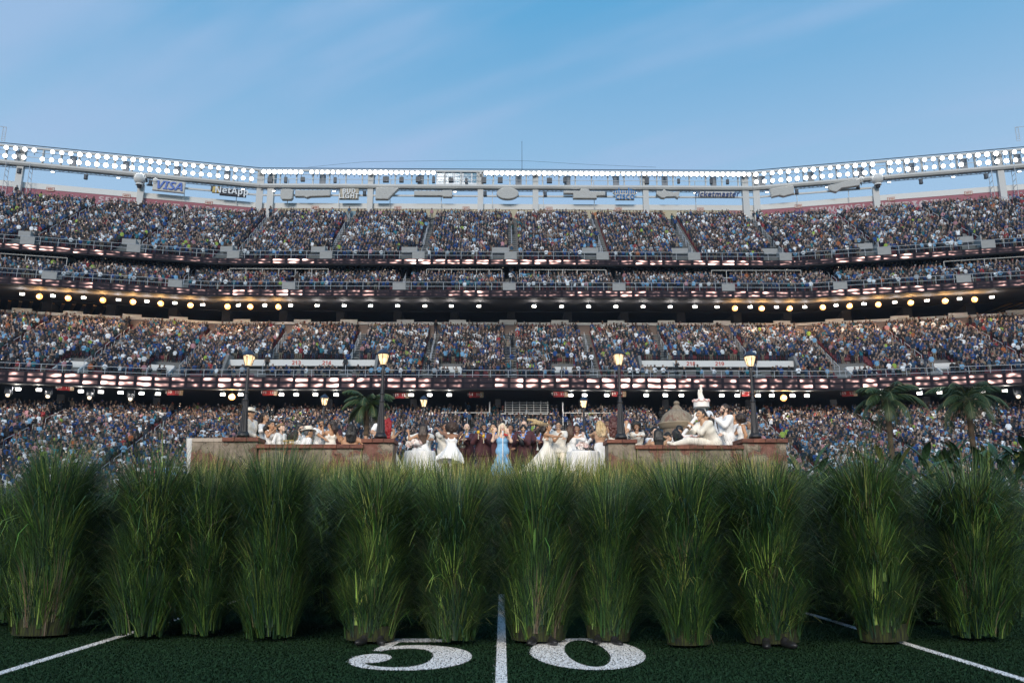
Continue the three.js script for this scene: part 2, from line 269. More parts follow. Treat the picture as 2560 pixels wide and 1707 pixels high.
function band(off, h0, h1, n, span, seed, label) {
  const t = thing('led_ribbon_board', label, 'screen');
  obj('housing', slabs(rectP(off + 0.06, off + 0.9, h0 - 0.08, h1 + 0.05)), mDark, t);
  SEGS.forEach(([a, b], k) => { const tx = ledTexture(seed + k * 7, n, seed > 20 ? 0.42 : 0.58); tx.repeat.set(1 / span, 1 / (h1 - h0)); tx.offset.set(0.37 * k, 0); const m = new THREE.MeshPhysicalMaterial({ color: lin(0.01, 0.01, 0.012), roughness: 0.9, specularIntensity: 0.15, emissive: lin(4.4, 4.1, 4.0), emissiveMap: tx }); obj('screen', sweep([[off, h0], [off, h1]], a, b), m, t); });
  return t;
}
band(78.0, 14.0, 15.12, 46, 74, 11, 'lowest and brightest light band along the front of the second stand');
band(88.0, 26.28, 27.05, 44, 74, 23, 'middle light band above the row of suites');
band(92.0, 31.45, 32.1, 44, 78, 37, 'topmost light band along the front of the top stand');

// ---- concourse behind the lower stand ----
{
  const t = thing('concourse', 'dark concourse between the lower stand and the lowest light band', 'concourse');
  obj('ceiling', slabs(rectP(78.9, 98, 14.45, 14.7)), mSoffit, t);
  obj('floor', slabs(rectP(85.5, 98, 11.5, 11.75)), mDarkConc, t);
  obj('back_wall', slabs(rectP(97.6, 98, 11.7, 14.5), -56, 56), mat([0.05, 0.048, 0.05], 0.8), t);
  for (let u = -78; u <= 80; u += 9.6) obj('column', placeU(box(0.62, 2.9, 0.62), 88.5, u, 13.1), mat([0.24, 0.25, 0.28], 0.8), t);
  for (const s of [-1, 1]) for (let u = 57; u < 84; u += 7) obj('brace', placeU(box(0.5, 4.2, 0.4, 0, 0, 0, 0, 0, 0.9 * s), 97, s * u, 13.2), mat([0.16, 0.09, 0.06], 0.7), t);
  for (const s of [-1, 1]) obj('lintel', slabs(rectP(96.5, 97, 14.0, 14.45), s > 0 ? 56 : -UMAX, s > 0 ? UMAX : -56), mDark, t);
}
// ---- suites between the second and third stands ----
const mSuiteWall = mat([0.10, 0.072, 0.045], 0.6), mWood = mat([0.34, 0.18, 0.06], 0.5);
{
  const t = thing('suite_level', 'dark row of suites behind a white ledge above the second stand', 'suites');
  obj('ledge', slabs(rectP(94.95, 95.4, 24.66, 24.98)), mLedge, t); obj('ledge_front', slabs(rectP(95.1, 95.4, 23.4, 24.65)), mat([0.30, 0.22, 0.18], 0.8), t);
  obj('floor', slabs(rectP(95.41, 104, 23.5, 23.75)), mDarkConc, t);
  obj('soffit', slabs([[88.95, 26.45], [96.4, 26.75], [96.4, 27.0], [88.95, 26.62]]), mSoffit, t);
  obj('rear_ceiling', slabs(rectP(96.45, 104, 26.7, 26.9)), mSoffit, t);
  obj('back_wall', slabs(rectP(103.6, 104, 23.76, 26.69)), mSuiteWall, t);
  for (let u = -84; u <= 84; u += 7) obj('partition', placeU(box(1.0, 2.9, 7), 100.1, u + 0.4, 25.24), mat([0.03, 0.032, 0.04], 0.7), t);
  for (const [a, b] of [[-84, -66], [-64, -50], [60, 72]]) for (let u = a; u < b; u += 1.15) obj('wood_slat', placeU(box(0.35, 0.14, 5.5, 0, 0, 0, 0.35), 99.5, u, 26.55), mWood, t);
  for (const [k, u] of [-57, -52, -46, -40, -33, -26, -19.5, -13, -7, 0, 6, 12.5, 19.5, 26, 33, 40, 47, 53, 60].entries()) obj('ledge_panel', placeU(box(2.1, 0.55, 0.06), 94.92, u + (k % 3) * 0.4, 25.0), mWhite, t);
}
// wall behind the third stand and its ceiling, deck edges
{
  const t = thing('middle_stand_wall', 'dark wall and ceiling behind the third stand', 'wall');
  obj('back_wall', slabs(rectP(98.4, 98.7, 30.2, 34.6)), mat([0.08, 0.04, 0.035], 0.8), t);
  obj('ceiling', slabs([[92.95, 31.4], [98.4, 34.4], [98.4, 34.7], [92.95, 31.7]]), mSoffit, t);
  for (const [a, b] of [[-34, -22], [-10, -0.8], [1.4, 12], [25, 36], [-78, -52], [52, 78]]) { // raised boxes with a white rail
    const r = [], D = DECKS.middle, o = D.o + 4.2 * D.run, h = D.h + 4 * D.rise + 0.9; const A = plan(o, a), B = plan(o, b);
    for (const hh of [0, 0.95]) r.push(rod(V(A.x, h + hh, A.z), V(B.x, h + hh, B.z), 0.045, 5)); for (let u = a; u <= b; u += (b - a) / 6) { const P = plan(o, u); r.push(rod(V(P.x, h - 0.5, P.z), V(P.x, h + 0.95, P.z), 0.04, 5)); }
    obj('box_rail', r, mWhite, t);
  }
}
const mParapet = mat([0.50, 0.50, 0.50], 0.8, { map: concTex });
// white boxes where the aisles of the third and top stands reach the rail
for (const k of ['middle', 'upper']) { const D = DECKS[k], t = deckObj[k]; D.aisles.forEach((u, i) => {
  if (k === 'middle') obj('parapet', placeU(box(1.5, 1.0, 0.12), D.o - 0.42, u - 0.3, D.h + 0.42), mParapet, t);
  else { obj('parapet', placeU(box(1.5, 1.0, 0.1), D.o - 0.42, u - 0.2, D.h + 0.45), mParapet, t); obj('tunnel_hood', [placeU(box(2.1, 0.75, 0.14), D.o + 2.4, u - 1.5, D.h + 2.15), placeU(box(0.14, 1.4, 2.2), D.o + 1.3, u - 0.45, D.h + 1.2)], mParapet, t); obj('tunnel_shade_panel', placeU(box(1.9, 1.4, 0.1), D.o + 2.45, u - 1.5, D.h + 1.0), mDark, t); }  // a near-black panel stands in for the shade inside each tunnel
}); }
// openings of the second stand; near-black panels inside imitate their shade
const clubHoles = [];
{ const D = DECKS.club, t = deckObj.club;
  for (const [p0, p1, nums] of [[566, 942, [[740, '213'], [816, '214']]], [1600, 1990, [[1728, '218'], [1800, '219']]]]) {
    const a = uAt(p0, 82, 17.8), b = uAt(p1, 82, 17.8); clubHoles.push([a, b, 1, 6]);
    obj('tunnel_hood', [sweep(rectP(82.4, 84.6, 17.1, 17.75), a, b, true), sweep(rectP(82.9, 84.6, 16.45, 16.8), a, b, true)], mLedge, t); obj('tunnel_shade_panel', sweep(rectP(83.6, 83.7, 15.1, 17.0), a + 0.3, b - 0.3, true), mDark, t);
    for (const e of [a, b]) obj('tunnel_side_wall', sweep([[80.4, 15.0], [84.5, 15.0], [84.5, 18.5], [82.4, 18.3], [80.4, 16.2]], e - 0.15, e + 0.15, true), mConc, t);
    obj('hood_glass', sweep([[82.5, 17.8], [82.5, 18.7]], a, b), mGlass, t);
    for (const [px, s] of nums) { const u = uAt(px, 82.3, 17.4); obj('section_number', placeU(text(s, 0.42, 0.02), 82.37, u, 17.42), mat([0.55, 0.08, 0.05], 0.5), t); }
  }
  for (const px of [1126, 1408, 180, 400, 2150, 2370]) { const u = uAt(px, 82, 17); clubHoles.push([u - 1.1, u + 1.1, 1, 5]); obj('tunnel_hood', [sweep(rectP(82.6, 83.6, 16.5, 17.1), u - 1.1, u + 1.1, true), sweep([[80.6, 15], [83.6, 15], [83.6, 17.0], [82.6, 17.0], [80.6, 15.9]], u - 1.25, u - 1.1, true), sweep([[80.6, 15], [83.6, 15], [83.6, 17.0], [82.6, 17.0], [80.6, 15.9]], u + 1.1, u + 1.25, true)], mLedge, t); obj('tunnel_shade_panel', sweep(rectP(83.3, 83.5, 15.0, 16.5), u - 1.05, u + 1.05, true), mDark, t); }
}
// a white scoreboard-operator platform in the middle of the lower stand
{ const u = uAt(1316, 83, 13), t = thing('camera_platform', 'white railed camera platform at the top centre of the lower stand', 'platform'); const P = plan(82.5, u), r = [];
  r.push(placeU(box(5.4, 0.12, 1.6), 82.5, u, 12.0)); for (let k = 0; k < 5; k++) r.push(placeU(box(4.6, 0.05, 0.05), 81.8, u, 12.2 + k * 0.24)); for (let k = -3; k <= 3; k++) r.push(placeU(box(0.06, 1.4, 0.06), 81.8, u + k * 0.76, 12.6)); obj('deck', r, mSteel, t);
  for (const e of [-2.4, 2.4]) obj('support', placeU(box(0.2, 3, 0.2), 82.4, u + e, 10.6), mDark, t);
  for (const e of [-4.0, 3.9]) obj('mast', placeU(box(0.12, 2.4, 0.12), 81.7, u + e, 12.0), mWhite, t); for (const e of [-6.6, 6.5]) obj('side_rail', placeU(box(5, 0.06, 0.06), 81.7, u + e, 12.1), mWhite, t); }

// ---- wall at the top of the upper stand ----
const canvasTex = (w, h, draw) => { const c = document.createElement('canvas'); c.width = w; c.height = h; draw(c.getContext('2d'), w, h); const t = new THREE.CanvasTexture(c); t.colorSpace = THREE.SRGBColorSpace; return t; };
{
  const t = thing('rim_wall', 'white wall with printed banners along the top of the highest stand', 'wall'), o = 113.4;
  obj('coping', slabs(rectP(o, o + 0.5, 47.2, 48.05)), mLedge, t);
  obj('lower_wall', slabs(rectP(o + 0.1, o + 0.5, 44.5, 47.19)), mWhite, t);
  const banner = (a, b, bg, draw, label) => { const L = b - a, tx = canvasTex(2048, 96, (g, w, h) => { g.fillStyle = bg; g.fillRect(0, 0, w, h); draw(g, w, h); }); tx.repeat.set(1 / L, 1 / 1.75); tx.offset.set(-a / L, 0); tx.wrapS = THREE.RepeatWrapping; const m = obj('banner', sweep([[o + 0.06, 45.43], [o + 0.06, 47.18]], a, b), mat([0.85, 0.85, 0.85], 0.8, { map: tx }), t); m.userData.label = label; };
  banner(-UMAX + 1, -LRr - 0.5, '#b5727a', (g, w, h) => { g.fillStyle = '#d8c5c2'; g.font = 'bold 60px sans-serif'; g.fillText('SEATTLE', w * 0.60, h * 0.6); g.font = 'bold 84px sans-serif'; g.fillText('SEAHAWKS', w * 0.76, h * 0.86); }, 'maroon banner with pale team lettering');
  banner(-LRr + 0.5, LRr - 0.5, '#cfc3a4', (g, w, h) => { g.fillStyle = '#8fa9b5'; for (const x of [0.17, 0.37, 0.72]) g.fillRect(w * x, h * 0.2, 70, h); g.fillStyle = '#c98d86'; g.fillRect(0, 0, 60, h); g.fillRect(w - 90, 0, 90, h); g.font = 'bold italic 72px sans-serif'; g.fillStyle = '#b06a63'; g.fillText('SUPER BOWL LX', w * 0.395, h * 0.74); g.fillStyle = '#c27c50'; g.fillText('SUPER BOWL LX', w * 0.555, h * 0.74); }, 'pale yellow banner with red and orange slanted lettering');
  banner(LRr + 0.5, UMAX - 1, '#b5727a', (g, w, h) => { g.fillStyle = '#d8c5c2'; g.font = 'bold 60px sans-serif'; g.fillText('NEW ENGLAND', w * 0.14, h * 0.6); g.font = 'bold 84px sans-serif'; g.fillText('PATRIOTS', w * 0.30, h * 0.86); }, 'maroon banner with pale team lettering');
  const mRed = mat([0.50, 0.13, 0.08], 0.6);
  for (const [px, s] of [[124, '406'], [315, '407'], [521, '408'], [787, '409'], [994, '410'], [1165, '411'], [1373, '412'], [1546, '413'], [1752, '414'], [1997, '415'], [2229, '416'], [2423, '417']]) {
    const u = uAt(px, o - 0.1, 47.3), pl = obj('section_plate', placeU(box(0.95, 0.5, 0.04), o - 0.05, u, 47.3), mat([0.62, 0.56, 0.50], 0.6), t), p = plan(o - 0.09, u);
    obj('section_digits', placeU(text(s, 0.3, 0.02), o - 0.09, u, 47.3), mRed, pl); obj('frame', [[0, 0.26, 1.0, 0.05], [0, -0.26, 1.0, 0.05], [-0.49, 0, 0.05, 0.5], [0.49, 0, 0.05, 0.5]].map(([x, y, w, h]) => placeU(box(w, h, 0.05, x, y, 0), o - 0.06, u, 47.3)), mRed, pl);
  }
}
console.log('stands done');

// ---- floodlight gantry on the rim: three straight runs ----
const TO = 112.5, TB = 50.45, TT = 53.1;
const lensGeo = new THREE.CircleGeometry(0.30, 14), lampBody = cyl(0.33, 0.2, 0.35, 0, 0, 0, 12, Math.PI / 2), yoke = box(0.06, 0.5, 0.1, 0, -0.42, 0.0);
const bodyGeo = merge([lampBody.clone(), yoke, box(0.3, 0.3, 0.3, 0, 0, -0.3)]);
const mLens = mat([0.9, 0.9, 0.9], 0.4, { emissive: lin(1, 0.97, 0.92), emissiveIntensity: 22 }), mLensDim = mat([0.9, 0.9, 0.9], 0.4, { emissive: lin(1, 0.98, 0.95), emissiveIntensity: 5 }), mLampBody = mat([0.06, 0.065, 0.075], 0.5);
const gantryLabels = ['white floodlight gantry along the left run of the stadium rim', 'white floodlight gantry along the straight middle of the stadium rim', 'white floodlight gantry along the right run of the stadium rim'];
const RL = rng(77);
SEGS.forEach(([a, b], k) => {
  const t = thing('floodlight_gantry', gantryLabels[k], 'lighting gantry'), L = b - a;
  const A = k === 0 ? a : a + 0.02, B = b - 0.02;
  obj('top_chord', sweep(rectP(TO - 0.1, TO + 0.15, TT - 0.3, TT), A, B, true), mSteel, t);
  obj('bottom_girder', sweep([[TO - 0.3, TB - 0.05], [TO - 0.1, TB - 0.3], [TO + 0.7, TB - 0.3], [TO + 0.8, TB + 0.22], [TO - 0.3, TB + 0.22]], A, B, true), mSteel, t);
  obj('top_rail', [sweep(rectP(TO - 0.15, TO - 0.05, TT + 0.12, TT + 0.2), A, B, true)], mDark, t);
  obj('walkway_rail', [1.0, 1.75].map(h => sweep(rectP(TO - 0.16, TO - 0.1, TB + h, TB + h + 0.06), A, B, true)), mSteel, t);
  for (let u = A + 0.4; u < B; u += 2.35) obj('upright', sweep(rectP(TO + 0.0, TO + 0.35, TB + 0.25, TT - 0.3), u - 0.09, u + 0.09, true), mSteel, t);
  for (let u = A + 1.2; u < B; u += 7.05) obj('back_panel', sweep(rectP(TO + 0.9, TO + 0.95, TB + 0.3, TT - 0.4), u, u + 0.9, true), mat([0.30, 0.31, 0.33], 0.7), t);
  const rows = k === 1 ? [[2.05, 0.72]] : [[2.02, 1.18], [0.78, 1.18]];
  for (const [dy, step] of rows) for (let u = A + 0.5; u < B - 0.3; u += step * (k === 1 ? 1.05 : 1)) {
    if (k === 1 && u > -10.5 && u < -3.6 && RL() < 0.85) continue; if (RL() < 0.05) continue;
    const p = plan(TO - 0.35, u), f = obj('floodlight', bodyGeo, mLampBody, t); f.position.set(p.x, TB + dy, p.z); f.rotation.set(0.28, p.r, 0, 'YXZ');
    const bright = noise(u * 0.16, 3.3, k) + (RL() - 0.5) * 0.25 > -0.06; const l = obj('lens', lensGeo, bright ? mLens : mLensDim, f); l.position.z = 0.18;
  }
  if (k === 1) { obj('cabin', sweep(rectP(TO + 0.2, TO + 2.2, TB + 0.3, TT + 0.1), -10.2, -3.8, true), mat([0.55, 0.6, 0.66], 0.3), t); for (let i = 0; i < 5; i++) obj('cabin_window', sweep([[TO + 0.18, TB + 0.7], [TO + 0.18, TT - 0.4]], -10 + i * 1.25, -9 + i * 1.25), mat([0.10, 0.28, 0.42], 0.08), t);
    for (let u = A + 1; u < B; u += 2.35) if (RL() < 0.55) obj('equipment', sweep(rectP(TO - 0.2, TO + 0.3, TB + 0.5 + RL() * 0.3, TB + 1.3 + RL() * 0.4), u, u + 0.35 + RL() * 0.5, true), mLampBody, t); }
  // truss below with small lamps
  const tr = []; for (const [o, h] of [[TO + 0.2, TB - 0.4], [TO + 0.2, TB - 0.65]]) { const P = plan(o, A), Q = plan(o, B); tr.push(rod(V(P.x, h, P.z), V(Q.x, h, Q.z), 0.05, 5)); }
  for (let u = A, i = 0; u < B - 0.6; u += 0.6, i++) { const P = plan(TO + 0.2, u), Q = plan(TO + 0.2, u + 0.6), e = i % 2; tr.push(rod(V(P.x, TB - (e ? 0.4 : 0.65), P.z), V(Q.x, TB - (e ? 0.65 : 0.4), Q.z), 0.03, 4)); }
  obj('under_truss', tr, mat([0.10, 0.12, 0.16], 0.6), t);
  for (let u = A + 2, i = 0; u < B; u += 4.3, i++) { const p = plan(TO + 0.1, u), f = obj('spotlight', i % 2 ? merge([cyl(0.24, 0.28, 0.6, 0, -0.3, 0, 10), box(0.5, 0.2, 0.3, 0, 0.05, 0)]) : merge([box(0.5, 0.16, 0.3, 0, 0, 0), box(0.3, 0.12, 0.2, 0, 0.12, 0)]), mLampBody, t); f.position.set(p.x, TB - 0.85, p.z); f.rotation.y = p.r; if (!(i % 2)) { const l = obj('lens', box(0.42, 0.14, 0.05), mLensDim, f); l.position.set(0, -0.03, 0.17); } }
  // the light that this run throws onto the bowl
  const mid = plan(TO - 1.2, (A + B) / 2), ra = new THREE.RectAreaLight(lin(1, 0.96, 0.9), 1.5, (B - A) * 0.96, 1.6); ra.position.set(mid.x, TB + 1.6, mid.z); ra.lookAt(mid.x * 0.2, 6, -25); t.add(ra);
  ra.position.sub(t.position);
});
// columns that carry the gantry
const colPx = [[46, 0], [351, 1], [647, 0], [925, 0], [1201, 0], [1339, 0], [1615, 0], [1893, 0], [2191, 1], [2506, 0]];
const cName = ['left of the card company sign, cut by the frame edge', 'under the left white radar dome', 'at the left bend of the rim', 'beside the beer sign', 'left of the oval covered sign', 'right of the oval covered sign', 'between the blue bridge sign and the fish-shaped covered sign', 'at the right bend of the rim', 'under the right white radar dome', 'near the right edge with scaffold round it'];
cName[0] = 'near the left edge with scaffold round it';
colPx.forEach(([px, dome], i) => {
  const u = uAt(px, 113, 48), t = thing('gantry_column', 'white steel column of the stadium rim ' + cName[i], 'column', [0, 0, 0], 0, 'columns carrying the floodlight gantry');
  const top = dome ? 49.2 : 53.2, w = i === 2 || i === 7 ? 0.95 : 0.85;
  obj('shaft', placeU(box(w, top - 44.5, 0.7), 113.0, u, (top + 44.5) / 2), mSteel, t);
  if (!dome) obj('arm', placeU(box(0.3, 0.5, 0.9), 112.6, u, 52.6), mSteel, t);
  if (i === 2 || i === 7) obj('second_shaft', placeU(box(w, top - 44.5, 0.7), 113.0, u + (i === 2 ? -1.6 : 1.6) * -1, (top + 44.5) / 2), mSteel, t);
  if (i === 0 || i === 9) { const g = []; for (const dx of [-1.5, 1.5]) for (const dz of [-0.6, 0.6]) g.push(placeU(box(0.06, 6, 0.06, dx, 0, dz), 112.6, u, 47.4)); for (let h = 0; h < 7; h++) for (const dx of [-1.5, 1.5]) g.push(placeU(box(0.05, 0.05, 1.2, dx, 0, 0), 112.6, u, 45 + h * 0.85)); obj('scaffold', g, mRail, t); }
});
// radar domes
const mDome = mat([0.66, 0.65, 0.62], 0.5);
for (const [px, py, r, lab] of [[349, 447, 0.85, 'large white radar dome on a column in the left rim'], [388, 452, 0.42, 'small white radar dome beside the left large one'], [2194, 447, 0.85, 'large white radar dome on a column in the right rim'], [2154, 448, 0.42, 'small white radar dome beside the right large one']]) {
  const u = uAt(px, 112, 49.5), p0 = plan(112, u), q = at(px, py, -p0.z), t = thing('radar_dome', lab, 'radar dome', [q.x, q.y, q.z], 0, 'white radar domes on the rim'); t.rotation.y = facing(u);
  obj('shell', [sph(r, 0, 0, 0, 20), cyl(r * 0.5, r * 0.62, r * 0.4, 0, -r * 0.95, 0, 14)], mDome, t); obj('bracket', r > 0.6 ? [cyl(0.35, 0.3, 0.5, 0, -r * 1.3, 0, 10), box(0.25, 0.25, 1, r * 0.95, -0.05, -0.2)] : [box(0.1, 0.9, 0.1, 0, -0.4, -0.3), box(0.9, 0.07, 0.07, 0, r * 1.12, 0)], mDark, t);
}
// sign pipe
{ const t = thing('sign_pipe', 'long pale pipe that carries the signs below the gantry', 'pipe'); for (const [a, b] of [[uAt(365, 113, 48.2), uAt(2180, 113, 48.2)]]) { obj('pipe', sweep(rectP(112.75, 112.95, 48.95, 49.2), a, b, true), mSteel, t); const g = []; for (let u = a + 5.2; u < b; u += 7.3) g.push(placeU(box(0.09, 4.4, 0.09), 112.98, u, 49.6)); obj('hanger', g, mSteel, t); } }
// ---- signs ----
const mFab = mat([0.52, 0.50, 0.46], 0.45, { bumpMap: noiseTex(128, 128, (u, v) => { const n = 0.5 + 0.6 * fbm(u * 7, v * 7, 8, 4); return [n, n, n]; }, false), bumpScale: 0.12 }), mBoard = mat([0.58, 0.55, 0.50], 0.6);
function signAt(px, py, name, label, cat) { const u0 = uAt(px, 112.1, 49), p = plan(112.1, u0), q = at(px, py, -p.z), t = thing(name, label, cat, [q.x, q.y, q.z], facing(u0)); return t; }
const PXM = 118.5 / F; // metres for one photo pixel at the rim
const poly = (pts) => { const s = new THREE.Shape(); pts.forEach(([x, y], i) => i ? s.lineTo(x * PXM, y * PXM) : s.moveTo(x * PXM, y * PXM)); s.closePath(); return s; };
const padded = (pts, d = 0.5) => { const g = new THREE.ExtrudeGeometry(poly(pts), { depth: d, bevelEnabled: true, bevelSize: 0.12, bevelThickness: 0.14, bevelSegments: 2 }); g.translate(0, 0, -d / 2); return g; };
const rectS = (w, h) => [[-w / 2, -h / 2], [w / 2, -h / 2], [w / 2, h / 2], [-w / 2, h / 2]];
{ let t = signAt(422, 466, 'card_sign', 'pale board with blue slanted four letter name on left rim', 'sign'); obj('board', padded(rectS(70, 26), 0.2), mBoard, t); obj('lettering', put(text('VISA', 1.25, 0.12, fontSans, 0.22), 0.15, 0, 0.26), mat([0.04, 0.13, 0.48], 0.5), t);
  t.rotation.z = -0.02;
  t = signAt(572, 479, 'data_sign', 'dark sign with white name and yellow arch emblem beside the bend', 'sign'); obj('backing', padded([[-39, -2], [-39, 10], [-20, 10], [-20, 6], [39, 6], [39, -10], [-20, -10], [-20, -2]], 0.15), mat([0.035, 0.035, 0.045], 0.6), t); obj('emblem', padded([[-38, -5], [-38, 8], [-25, 8], [-25, -5], [-29, -5], [-29, 4], [-34, 4], [-34, -5]].map(([x, y]) => [x + 0, y]), 0.18), mat([0.62, 0.44, 0.12], 0.6), t); obj('lettering', put(text('NetApp', 0.95, 0.14), 0.42, -0.12, 0.26), mat([0.78, 0.78, 0.78], 0.6), t);
  t = signAt(873, 486, 'beer_sign', 'square pale sign with two rows of white block capitals', 'sign'); obj('board', padded(rectS(44, 25), 0.15), mat([0.42, 0.36, 0.27], 0.6), t); obj('lettering', [put(text('BUD', 0.72, 0.25), 0, 0.37, 0.24), put(text('LIGHT', 0.74, 0.25), 0, -0.42, 0.24)], mat([0.78, 0.77, 0.75], 0.6), t);
  t = signAt(1562, 486, 'bridge_sign', 'blue name and row of upright bars on a pale backing', 'sign'); obj('backing', padded([[-22, -14], [22, -14], [22, -2], [28, 3], [28, 6], [16, 8], [-16, 8], [-28, 6], [-28, 3], [-22, -2]], 0.12), mBoard, t); const mB = mat([0.0, 0.17, 0.46], 0.5), bars = []; [[-27, 3], [-21, 5], [-15, 10], [-8, 5], [-2, 4], [0, 4], [4, 4], [10, 10], [16, 8], [21, 5], [27, 3]].forEach(([x, h], i) => { if (i !== 5) bars.push(box(0.16, h * 1.5 * PXM, 0.16, x * PXM, (4 + h * 0.4) * PXM, 0.27)); }); obj('upright_bars', bars, mB, t); obj('lettering', put(text('CISCO', 0.72, 0.14), 0, -8.5 * PXM, 0.24), mB, t);
  t = signAt(1792, 487, 'ticket_sign', 'long pale board with dark blue slanted lower case name', 'sign'); obj('board', padded(rectS(88, 12), 0.15), mBoard, t); obj('lettering', put(text('ticketmaster', 0.78, 0.14, fontSans, 0.2), 0, 0, 0.24), mat([0.02, 0.05, 0.17], 0.5), t); }
const ov = []; for (let i = 0; i < 24; i++) ov.push([Math.cos(i / 24 * 6.283) * 26, Math.sin(i / 24 * 6.283) * 14]);
for (const [px, py, pts, lab] of [
  [717, 487, [[-13, -9], [-10, -13], [11, -13], [14, -9], [14, 10], [10, 12], [-11, 12], [-14, 10]], 'grey cloth-wrapped square sign left of the long wrapped one'],
  [782, 486, [[-42, -6], [-22, -6], [-14, -9], [-6, -6], [42, -4], [42, 9], [2, 8], [-42, 8]], 'long grey cloth-wrapped sign left of the beer sign'],
  [966, 485, [[-25, -14], [4, -14], [28, 12], [28, 13], [-25, 13]], 'grey cloth-wrapped sign with a slanted right side'],
  [1083, 485, [[-46, -5], [24, -5], [26, -8], [46, -8], [46, 7], [26, 7], [24, 5], [-46, 5]], 'long thin grey cloth-wrapped sign left of the oval one'],
  [1269, 485, ov, 'oval grey cloth-wrapped sign near the middle of the rim'],
  [1462, 487, [[-52, 3], [-28, 3], [-28, -10], [28, -10], [28, -3], [50, -2], [50, 6], [12, 6], [8, 12], [-8, 12], [-12, 7], [-52, 7]], 'grey cloth-wrapped sign with a hump left of the blue bridge sign'],
  [1670, 487, [[-28, 0], [-27, 7], [-14, 6], [-10, 11], [-6, 7], [14, 4], [28, 6], [24, -9], [18, -5], [-6, -6], [-10, -9], [-18, -8]], 'small fish-shaped grey cloth-wrapped sign'],
  [1956, 480, [[-25, -11], [-8, -8], [2, -12], [26, -7], [26, 12], [-28, 8]], 'grey cloth-wrapped sign just right of the right bend'],
  [2111, 467, [[-34, -7], [-20, -12], [-8, -3], [34, 0], [37, 15], [-36, 4]], 'grey cloth-wrapped sign left of the right radar dome'],
]) { const t = signAt(px, py, 'covered_sign', lab, 'sign'); t.userData.group = 'cloth-wrapped signs on the rim'; obj('cover', padded(pts, 0.5), mFab, t); obj('bracket', box(0.3, 0.2, 0.5, 0, 0, -0.55), mSteel, t); }
// thin mast and cables above the gantry
{ const q = at(1305, 420, 111), top = at(1305, 355, 111); let t = thing('antenna_mast', 'thin antenna mast above the middle of the gantry', 'mast', [q.x, q.y, q.z]); obj('pole', rod(V(0, -1.2, 0), V(0, top.y - q.y, 0), 0.045, 6, 0.025), mDark, t); obj('cap', sph(0.07, 0, top.y - q.y, 0, 8), mDark, t);
  t = thing('cable', 'thin dark cable strung above the gantry', 'cable'); obj('wire', tube([[770, 418], [910, 405], [1010, 403], [1200, 401], [1310, 402], [1450, 410], [1640, 418]].map(([x, y]) => at(x, y, 109)), 0.018, 4, 40), mDark, t);
  for (const [px, lab] of [[6, 'thin lattice mast at the left edge of the frame'], [2548, 'thin lattice mast at the right edge of the frame']]) { const u = uAt(px, 109, 53), p = plan(109.6, u), g = [], b = at(px, 352, -p.z), h = 2.1; t = thing('lattice_mast', lab, 'mast', [b.x, b.y, b.z], facing(u)); for (const x of [-0.2, 0.2]) g.push(box(0.05, h, 0.05, x, h / 2, 0)); for (let k = 0; k < 7; k++) g.push(box(0.45, 0.04, 0.04, 0, k * 0.33, 0)); g.push(box(1.5, 0.05, 0.05, px < 100 ? -0.6 : 0.6, h, 0)); obj('frame', g, mRail, t); } }
// ---- hung section signs and lamps below the lowest light band ----
let sgn = 0; const mSignRed = mat([0.42, 0.035, 0.035], 0.6), mBeige = mat([0.62, 0.46, 0.28], 0.7), mNum = mat([0.8, 0.78, 0.76], 0.6);
for (const [px, py, s, dim] of [[158, 969, '109 110'], [432, 981, '110 111'], [670, 982, '111 112'], [1000, 989, '113 114'], [1186, 987, '114 115'], [1397, 986, '115 116'], [1543, 985, '116 117'], [1867, 984, '118 119'], [2120, 984, '119 120']]) {
  const u = uAt(px, 80.5, 13.4), p = plan(80.5, u), q = at(px, py, -p.z), t = thing('section_sign', 'hanging red and beige section sign reading ' + s + ', ' + ordinal(sgn++) + ' from the left', 'sign', [q.x, q.y, q.z], facing(u), 'hanging section signs');
  obj('board', box(1.12, 0.55, 0.06), mSignRed, t); const e = obj('end_panel', box(0.36, 0.55, 0.06, 0.745, 0, 0), mBeige, t); obj('lettering', put(text(s.replace(' ', '   '), 0.27, 0.02, fontSerif), 0, 0.03, 0.035), mNum, t); obj('hanger', [box(0.02, 0.9, 0.02, -0.4, 0.7, 0), box(0.02, 0.9, 0.02, 0.5, 0.7, 0)], mDark, t);
}
const mWarmDim = mat([0.9,0.85,0.7],0.4,{emissive:lin(1,0.75,0.5),emissiveIntensity:1.6});
const lampNo = {}; let spotNo = 0;
function glowLamp(px, off, h, warm, where, group) {
  const u = uAt(px, off, h), p = plan(off, u), t = thing('stadium_lamp', ordinal(lampNo[group] = (lampNo[group] ?? -1) + 1) + ' from the left of the ' + where, 'lamp', [p.x, h, p.z], facing(u), group);
  obj('housing', warm ? [cyl(0.16, 0.2, 0.24, 0, 0.16, -0.04, 10), box(0.05, 1.1, 0.05, 0, 0.6, -0.05)] : [box(0.52, 0.12, 0.3, 0, 0.17, -0.05), box(0.05, 0.6, 0.05, 0, 0.4, -0.1)], mLampBody, t);
  obj('lens', warm ? sph(0.33, 0, 0, 0, 14) : box(0.46, 0.22, 0.1), warm ? mWarmLens : mCoolLens, t);
  const l = new THREE.PointLight(warm ? lin(1, 0.55, 0.2) : lin(1, 0.93, 0.85), warm ? 22 : 6, 0, 2); l.position.set(0, -0.05, 0.4); l.castShadow = true; t.add(l);
}
const mWarmLens = mat([0.9, 0.8, 0.6], 0.4, { emissive: lin(1, 0.42, 0.10), emissiveIntensity: 2.8 }), mCoolLens = mat([0.9, 0.9, 0.9], 0.4, { emissive: lin(1, 0.93, 0.85), emissiveIntensity: 5 });
